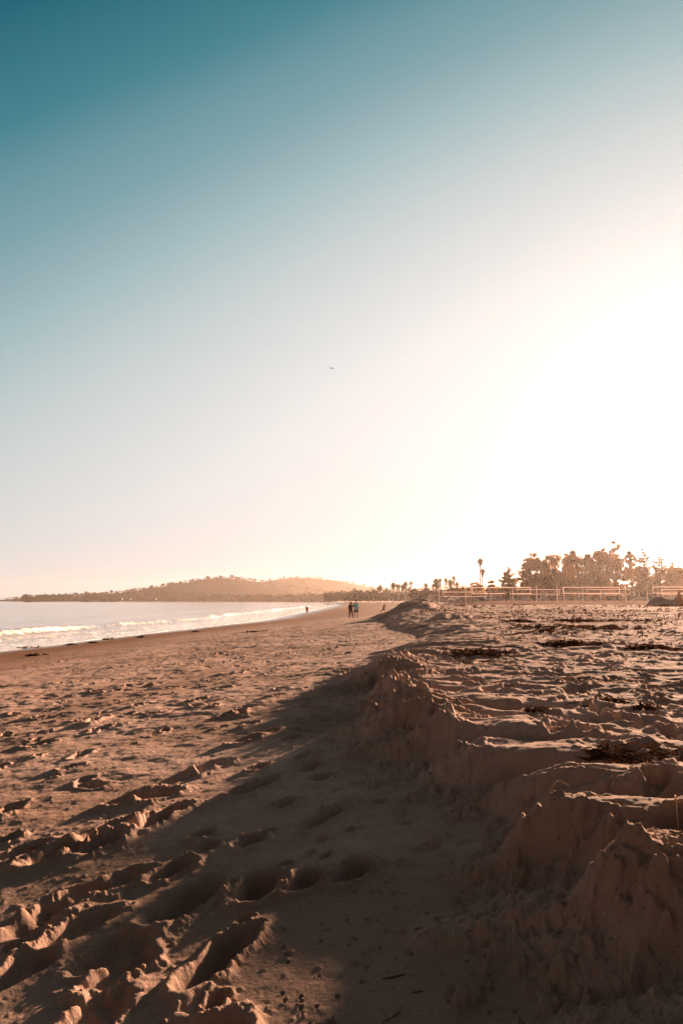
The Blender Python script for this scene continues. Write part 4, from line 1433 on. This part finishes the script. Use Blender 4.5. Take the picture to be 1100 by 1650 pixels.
M_TYRE = simple('tyre', (.03, .03, .03), .9)
def car(x, y, rz, mat, lab, cls='sedan'):
    root = empty('parked_car', (x, y, CZ - .42), rz, lab, 'car', 'cars parked behind the courts')
    L, Wd = 4.5, 1.8
    if cls == 'sedan':
        prof = [(-2.2, .45), (-2.25, .75), (-2.1, .95), (-1.45, 1.0), (-.85, 1.42), (.55, 1.45), (1.25, 1.0), (2.1, .85), (2.25, .6), (2.2, .42)]
    else:
        prof = [(-2.2, .45), (-2.25, .9), (-2.2, 1.1), (-2.05, 1.72), (-.6, 1.8), (.6, 1.74), (1.2, 1.15), (2.1, 1.05), (2.28, .7), (2.2, .42)]
    m = MB()
    n = len(prof)
    def half(z): return Wd / 2 * (1.0 if z < 1.05 else .82)
    for p in prof: m.v.append((p[0], -half(p[1]), p[1]))
    for p in prof: m.v.append((p[0], half(p[1]), p[1]))
    m.f.append(list(range(n))[::-1]); m.f.append(list(range(n, 2 * n)))
    for i in range(n): m.f.append([i, (i + 1) % n, n + (i + 1) % n, n + i])
    m.build('body', mat, root)
    zt = 1.2 if cls == 'sedan' else 1.42
    for s in (-1, 1):
        m = MB(); a, b = (-.95, .7) if cls == 'sedan' else (-1.9, .75)
        m.box(((a + b) / 2, s * (Wd / 2 * .91 + .01), zt), (b - a, .03, .28 if cls == 'sedan' else .42)); m.build('side_window', M_GLASS, root)
    for sx in (-1.4, 1.4):
        for s in (-1, 1):
            m = MB(); m.tube([(sx, s * .72, .33), (sx, s * .93, .33)], .33, 14); wh = m.build('wheel', M_TYRE, root)
            m = MB(); m.tube([(sx, s * .92, .33), (sx, s * .945, .33)], .19, 10); m.build('rim', M_TRIM, wh)
    for s in (-.6, .6):
        m = MB(); m.box((2.24, s, .68), (.06, .35, .14)); m.build('headlight', M_TRIM, root)
    return root
M_CW = simple('white_car_paint', (.62, .58, .55), .25, .03, 1)
M_CS = simple('silver_car_paint', (.30, .28, .28), .25, .03, 1)
M_CD = simple('dark_car_paint', (.06, .06, .07), .25, .03, 1)
M_CR = simple('beige_car_paint', (.40, .30, .22), .3, .03, 1)
for px, d_, rz_, mat, cls, lab in (
    (731, 262, 5, M_CW, 'sedan', 'white sedan left of a paler one, in front of the wide pale house'), (744, 258, 2, M_CS, 'sedan', 'silver sedan right of the leftmost white sedan'),
    (757, 256, 0, M_CR, 'van', 'beige van parked behind the left net'), (767, 258, 0, M_CD, 'sedan', 'dark sedan between the beige van and a white van'),
    (790, 257, 3, M_CW, 'van', 'white van in the sun left of the runner'), (800, 259, 0, M_CR, 'van', 'beige van right next to the sunlit white van'),
    (829, 260, 0, M_CS, 'sedan', 'silver sedan just right of the runner'), (843, 262, -4, M_CW, 'van', 'white van seen behind the thick left post'),
    (872, 260, 0, M_CW, 'sedan', 'white sedan between the two thick net posts'), (1027, 250, 2, M_CW, 'sedan', 'white sedan in front of the narrow pale building'),
    (1035, 254, 0, M_CS, 'van', 'silver van behind the white sedan near the narrow building'), (1056, 250, 0, M_CW, 'sedan', 'white sedan above the left half of the tent'),
    (1075, 250, 0, M_CW, 'van', 'white van above the tent peak'), (906, 258, 0, M_CD, 'sedan', 'dark sedan right of the second thick post'),
    (935, 262, 0, M_CS, 'van', 'silver van behind the leftmost court player')):
    car(gx(px, d_), d_, R(rz_), mat, lab, cls)

# ------------------------------------------------------------------ boats, pier, breakwater
M_HULL = simple('boat_hull', (.10, .08, .08), .5, .1, .5)
M_CABIN = simple('boat_cabin', (.13, .11, .10), .6, .1, .5)
M_SPAR = simple('boat_mast', (.2, .15, .13), .6)
def boat(px, d, L, mast, lab, cabin=True, name='boat'):
    x = gx(px, d)
    root = empty(name, (x, d, 0), R(random.uniform(-15, 15)), lab, 'boat', 'boats moored in the bay')
    Vv = []; Ff = []
    N = 10; prof = [(0, -.5), (.55, -.35), (.95, .3), (1.0, .95)]
    for i in range(N + 1):
        t = i / N; xx = (t - .5) * L
        bw = L * .16 * (math.sin(math.pi * min(1, (1 - t) * .62 + .0) ) ** .7 if t < 1 else 0) 
        bw = L * .15 * max(0.02, (1 - max(0, (t - .35) / .65) ** 2.2))
        sh = L * .11 * (1 + .45 * max(0, t - .4))
        for s in (-1, 1):
            for w, z in prof: Vv.append((xx + (z * .05 * L if t > .8 else 0), s * bw * w, z * sh))
    M4 = len(prof)
    for i in range(N):
        for s in range(2):
            for j in range(M4 - 1):
                a = i * 2 * M4 + s * M4 + j
                Ff.append([a, a + 1, a + 2 * M4 + 1, a + 2 * M4])
        a = i * 2 * M4 + M4 - 1; Ff.append([a, a + M4, a + 3 * M4, a + 2 * M4])
    Ff.append([0, 1, 2, 3, 7, 6, 5, 4])
    mesh_obj('hull', Vv, Ff, M_HULL, root)
    if cabin:
        m = MB(); m.box((-.05 * L, 0, L * .17), (L * .34, L * .17, L * .11)); m.box((-.08 * L, 0, L * .235), (L * .26, L * .19, L * .02)); cb = m.build('cabin', M_CABIN, root)
        m = MB(); m.box((-.05 * L, 0, L * .18), (L * .30, L * .176, L * .035)); m.build('window', M_GLASS, cb)
    if mast:
        m = MB(); m.tube([(.05 * L, 0, L * .1), (.05 * L, 0, mast)], [.12, .06], 6); m.build('mast', M_SPAR, root)
        m = MB(); m.tube([(.05 * L, 0, L * .28), (-.38 * L, 0, L * .27)], .16, 6); m.build('boom', M_SPAR, root)
boat(50, 1250, 11, 0, 'low dark boat farthest left in the bay', False)
boat(61.5, 1450, 8, 0, 'small dark boat just behind and right of the farthest left one', False)
boat(134, 1500, 11, 0, 'low boat without mast at the left of the moored cluster', False)
boat(145, 1400, 14, 16, 'sailing boat with a mast, left one of the two masted boats')
boat(170.5, 1380, 12, 0, 'stout cabin boat between the two masted boats')
boat(186, 1350, 11, 15, 'sailing boat with a tall mast right of the cabin boat')
M_ROCK = simple('breakwater_rock', (.09, .07, .065), .95, .3, .3)
def rocks(px0, px1, d, h, lab):
    mb = MB(); x0, x1 = gx(px0, d), gx(px1, d)
    random.seed(21)
    n = int((x1 - x0) / 3)
    for i in range(n * 2):
        x = random.uniform(x0, x1)
        rr = random.uniform(1.0, 2.2)
        mb.ell((x, d + random.uniform(-3, 3), random.uniform(-.2, h * .5)), (rr * 1.3, rr, rr * .8), 6, 4)
    tag(mb.build('breakwater', M_ROCK), lab, 'breakwater')
rocks(24, 130, 1850, 2.6, 'long low dark breakwater ending at the left tip of the point')
def pier():
    d = 1800; x0, x1 = gx(128, d), gx(318, d)
    root = empty('pier', ((x0 + x1) / 2, d, 0), 0, 'long dark pier with sheds standing on piles below the hill', 'pier')
    w = x1 - x0
    m = MB(); m.box((0, 0, 3.6), (w, 10, .7)); m.build('deck', M_HULL, root)
    n = 60
    for i in range(n):
        m = MB()
        for s in (-4, 0, 4): m.tube([(-w / 2 + w * (i + .5) / n, s, -2.5), (-w / 2 + w * (i + .5) / n, s, 3.3)], .35, 5)
        m.build('pile', M_HULL, root)
    for xx, ww, hh in ((-.30, 26, 5.5), (-.20, 40, 4.8), (-.08, 14, 4), (.12, 22, 4.5), (.3, 18, 3.6)):
        m = MB(); cx = xx * w; m.box((cx, 0, 4 + hh * .35), (ww, 7, hh * .7)); sh = m.build('shed', M_HULL, root)
        m = MB(); a = cx - ww / 2 - .6; b = cx + ww / 2 + .6; z0 = 4 + hh * .7 + .003
        m.face([(a, -4, z0), (b, -4, z0), (b, 0, 4 + hh)]); m.v[-1] = (b - 1, 0, 4 + hh); m.face([(a, -4, z0), (b - 1, 0, 4 + hh), (a + 1, 0, 4 + hh)])
        m.face([(b, 4, z0), (a, 4, z0), (a + 1, 0, 4 + hh), (b - 1, 0, 4 + hh)]); m.face([(b, -4, z0), (b, 4, z0), (b - 1, 0, 4 + hh)]); m.face([(a, 4, z0), (a, -4, z0), (a + 1, 0, 4 + hh)])
        m.build('roof', M_HULL, sh)
pier()

# ------------------------------------------------------------------ bird
def bird():
    x, y, z = at(534.5, 593.5, 170)
    root = empty('bird', (x, y, z), R(15), 'lone dark gull flying high in the middle of the sky', 'bird')
    m = MB(); m.tube([(0, .26, .01), (0, .2, .03), (0, .08, .0), (0, -.1, 0), (0, -.22, .02), (0, -.32, .03)], [.012, .04, .07, .065, .03, .05], 10)
    remeshed(m, 'body', simple('gull_feathers', (.05, .045, .045), .8), root, .012)
    for s in (-1, 1):
        m = MB()
        prev = None
        for t, c, zz, sw in ((0, .16, .02, 0), (.25, .17, .10, .03), (.5, .14, .12, .02), (.75, .09, .07, -.05), (1, .02, .0, -.14)):
            p = (s * (.04 + .6 * t), sw + c / 2, zz); q = (s * (.04 + .6 * t), sw - c / 2, zz - .01); tp = (s * (.04 + .6 * t), sw, zz + .02)
            if prev: m.face([prev[0], p, tp, prev[2]]); m.face([prev[2], tp, q, prev[1]]); m.face([prev[1], q, p, prev[0]])
            prev = (p, q, tp)
        m.build('wing', simple('gull_wing', (.06, .05, .05), .8), root)
bird()
bpy.data.objects['bird'].rotation_euler = (R(-32), R(6), R(15))

# ------------------------------------------------------------------ kelp, twigs and debris on the sand
M_KELP = simple('dried_kelp', (0.055, 0.026, 0.014), 0.6, .6, 12, transl=.08)
M_STRAW = simple('pale_straw', (0.62, 0.42, 0.26), .7, .2, 10)
M_STICK = simple('dark_driftwood', (0.06, 0.04, 0.03), .9, .3, 10)
def strand(mb, o, L, w, az, lift=.03, n=7, flat=.15):
    p = Vector(o); d = az; prev = None; z0 = o[2]; ph = random.uniform(0, 6)
    for i in range(n + 1):
        t = i / n
        ww = w * (.35 + .65 * math.sin(math.pi * min(1, t * .95 + .04)))
        tw = ph + t * random.uniform(.5, 2.5)
        s_ = Vector((math.cos(d) * math.cos(tw), -math.sin(d) * math.cos(tw), abs(math.sin(tw)) * .9)) * ww / 2
        c = p + Vector((0, 0, lift * abs(math.sin(math.pi * t + ph))))
        cur = (c - s_, c + s_)
        if prev: mb.face([prev[0], prev[1], cur[1], cur[0]])
        prev = cur
        d += random.uniform(-.6, .6)
        p = p + Vector((math.sin(d), math.cos(d), 0)) * L / n
def kelp(cx, cy, rx, ry, n, L, w, h, lab, cat='kelp', group='kelp clumps on the upper beach', bulbs=3, name='kelp_clump'):
    g0 = ground(cx, cy)
    mb = MB()
    for k in range(n):
        a = random.uniform(0, 6.28); r = random.random() ** (.5 if n > 59 else 1.6)
        x = r * rx * math.cos(a); y = r * ry * math.sin(a)
        z = ground(cx + x, cy + y) - g0 + random.random() ** 2 * h * (1 - r * .6)
        strand(mb, (x, y, z), L * random.uniform(.5, 1.3), w * random.uniform(.5, 1.4), random.uniform(0, 6.28), L * .12)
    o = empty(name, (cx, cy, g0), 0, lab, cat, group)
    mb.build('frond', M_KELP, o)
    if bulbs:
        for k in range(bulbs):
            m = MB()
            x, y = random.uniform(-rx, rx) * .7, random.uniform(-ry, ry) * .7
            z = ground(cx + x, cy + y) - g0 + w
            m.ell((x, y, z), (w * .9, w * .9, w * 1.2), 8, 6); m.tube([(x, y, z), (x + L * .3, y + L * .2, z)], w * .22, 6)
            m.build('float_bulb', M_KELP, o, True)
    return o
random.seed(77)
def U(px, py, h=.68):
    return hit(px, py) if py > 1030 else G(px, py, h)
for px, py, rx, ry, n, L, w, h, lab in (
    (1045, 1222, .26, .26, 260, .085, .010, .035, 'tangled red brown kelp heap nearest the camera, at the right edge'),
    (985, 1212, .10, .10, 90, .07, .008, .02, 'loose kelp scraps just left of the nearest kelp heap'),
    (965, 1222, .03, .03, 12, .09, .020, .03, 'single curled kelp leaf left of the nearest kelp heap'),
    (770, 1052, .45, .3, 150, .18, .02, .05, 'flat patch of dark kelp right behind the scarp edge'),
    (935, 1014, 1.5, .8, 130, .30, .05, .10, 'long dark kelp bank in the middle of the upper beach'),
    (925, 1040, .5, .3, 150, .18, .03, .07, 'rounded kelp pile below the long kelp bank'),
    (1063, 986, 1.0, 1.0, 110, .40, .08, .22, 'thick dark kelp heap in front of the tent'),
    (837, 1004, .4, .3, 150, .26, .04, .08, 'small kelp pile left of the long kelp bank'),
    (927, 999, .8, .6, 110, .24, .04, .08, 'small kelp pile above the long kelp bank'),
    (840, 978, 1.0, 1.4, 60, .35, .07, .16, 'dark kelp lump on the sand to the right of the runner'),
    (1050, 1046, .4, .25, 150, .16, .025, .05, 'kelp patch at the right, level with the rounded pile'),
    (860, 1148, .06, .04, 30, .10, .012, .02, 'few thin kelp stems on the lit sand behind the scarp'),
    (990, 1132, .1, .08, 40, .12, .012, .02, 'scattered kelp stems on smooth sand toward the right'),
    (1040, 1144, .12, .08, 50, .09, .012, .02, 'small kelp scrap by the right edge on smooth sand'),
    (880, 1020, .7, .4, 60, .2, .03, .05, 'thin kelp streak left of the rounded pile'),
    (1000, 1003, 1.6, .7, 90, .26, .04, .06, 'wide sparse kelp streak below the tent')):
    x, y = U(px, py, .68 if py > 1000 else .6)
    if py < 990: y = 62 if px > 900 else 95; x = gx(px, y)
    kelp(x, y, rx, ry, n, L, w, h, lab, bulbs=2)
# kelp lumps on the wet sand by the water
for px, py, d_, r_, lab in ((178, 1026, 54, .35, 'orange lit kelp lump at the edge of the swash'), (231, 1028, 53, .35, 'dark kelp lump on damp sand right of the swash edge one'), (48, 1037, 46, .9, 'long kelp strand rolled in the shallow swash at left'),
                        (120, 1039, 46, .22, 'tiny kelp scrap on damp sand below the swash lump'), (62, 1070, 33, .35, 'flat dark kelp scrap on the damp sand at left'), (408, 1036, 44, .8, 'long thin dark kelp line on the dry lower beach'),
                        (155, 1037, 47, .2, 'small kelp scrap on the damp sand, right of the tiny one'), (316, 1022, 60, .25, 'small dark kelp scrap in the middle of the lower beach')):
    x = gx(px, d_); 
    kelp(x, d_, r_ * 1.1, r_ * .5, 50, .25, .05, .16 if r_ < .5 and px in (178, 231) else .07, lab, group='kelp lumps near the water', bulbs=2)

# loose bits of dried weed all over the upper beach: uncountable
def debris():
    r2 = np.random.default_rng(99)
    P = []; S = []
    n = 0
    while n < 9000:
        y = 2.6 + 90 * r2.random() ** 1.5
        x = float(xc_line(y)) + .2 + r2.random() * (.62 * y + 1.5)
        den = float(vnoise(x * .30, y * .55, 55)) + .6 * float(vnoise(x * 1.1, y * 1.7, 56))
        band_ = 0.35 * (1 if 12 < y < 45 else 0) - (.45 if y < 9 else 0) + (-.5 if y > 75 else 0)
        if den + band_ < .34: continue
        P.append((x, y, ground(x, y))); S.append((.010 + .0011 * y) * (.5 + r2.random())); n += 1
    P = np.array(P); S = np.array(S)[:, None]
    a = r2.normal(size=(n, 3)); a[:, 2] *= .45; a /= np.linalg.norm(a, axis=1)[:, None]
    b = np.cross(a, r2.normal(size=(n, 3))); b /= np.linalg.norm(b, axis=1)[:, None]
    P[:, 2] += S[:, 0] * .45
    V_ = np.stack([P + a * S * 1.7, P + b * S * .4, P - a * S * 1.5, P - b * S * .4], 1).reshape(-1, 3)
    tag(np_mesh('seaweed_debris', V_, np.arange(n * 4).reshape(n, 4), M_KELP, None, False), 'loose bits of dried seaweed strewn over the upper beach', kind='stuff')
debris()

def stick(px, py, h, dirx, L, rad, mat, lab, cat, curve=.0, name='twig', rise=.0, side=None):
    x, y = hit(px, py)
    g0 = ground(x, y)
    o = empty(name, (x, y, g0), 0, lab, cat)
    pts = []
    for i in range(8):
        t = i / 7 - .5
        xx = t * L * dirx[0] + curve * math.sin(math.pi * (t + .5)) * dirx[1]; yy = t * L * dirx[1] - curve * math.sin(math.pi * (t + .5)) * dirx[0]
        pts.append((xx, yy, ground(x + xx, y + yy) - g0 + rad + rise * math.sin(math.pi * (t + .5))))
    m = MB(); m.tube(pts, [rad * (.6 + .4 * math.sin(math.pi * i / 7)) for i in range(8)], 7); m.build('stem', mat, o, True)
    if side:
        for q in side:
            p = pts[q]; m = MB(); m.tube([p, (p[0] + .02 * (1 if q % 2 else -1), p[1] + .03, p[2] + .012)], [rad * .6, rad * .3], 6); m.build('side_shoot', mat, o, True)
stick(634, 1575, 1.03, (.97, .25), .065, .0022, M_STICK, 'short dark twig lying on smooth sand near the bottom', 'twig', .004)
stick(901, 1270, .74, (.75, -.5), .10, .0034, M_STRAW, 'pale curled straw stem leaning on the sand nose of the scarp', 'straw', .012, 'straw', .03)
stick(630, 1640, 1.03, (.8, .6), .06, .0015, M_STICK, 'thin branching twig at the bottom edge of the photo', 'twig', .01, 'twig', .004, (2, 3, 5))
stick(672, 1600, 1.03, (1, .1), .03, .0018, M_STICK, 'tiny dark twig to the right of the branching one', 'twig', .002)
stick(935, 1131, .68, (1, .05), .22, .005, M_STICK, 'dark flat driftwood stick behind the scarp edge on lit sand', 'driftwood', .01, 'driftwood_stick')
stick(810, 1046, .68, (1, .1), .8, .012, M_STICK, 'long dark driftwood stick at the kelp patch', 'driftwood', .03, 'driftwood_stick', .03)
stick(1030, 1028, .66, (.15, 1), .5, .012, M_STICK, 'short stick poking up out of the upper beach debris', 'driftwood', .02, 'driftwood_stick', .2)
stick(772, 1402 , 1.0, (1, .1), .025, .0018, M_STRAW, 'tiny pale straw bit beside the slumped sand', 'straw', .0, 'straw_bit')
stick(1088, 1318, .68, (.3, .9), .07, .003, M_STRAW, 'pale straw bit sticking out of the sand at the right edge', 'straw', .005, 'straw_bit', .02)
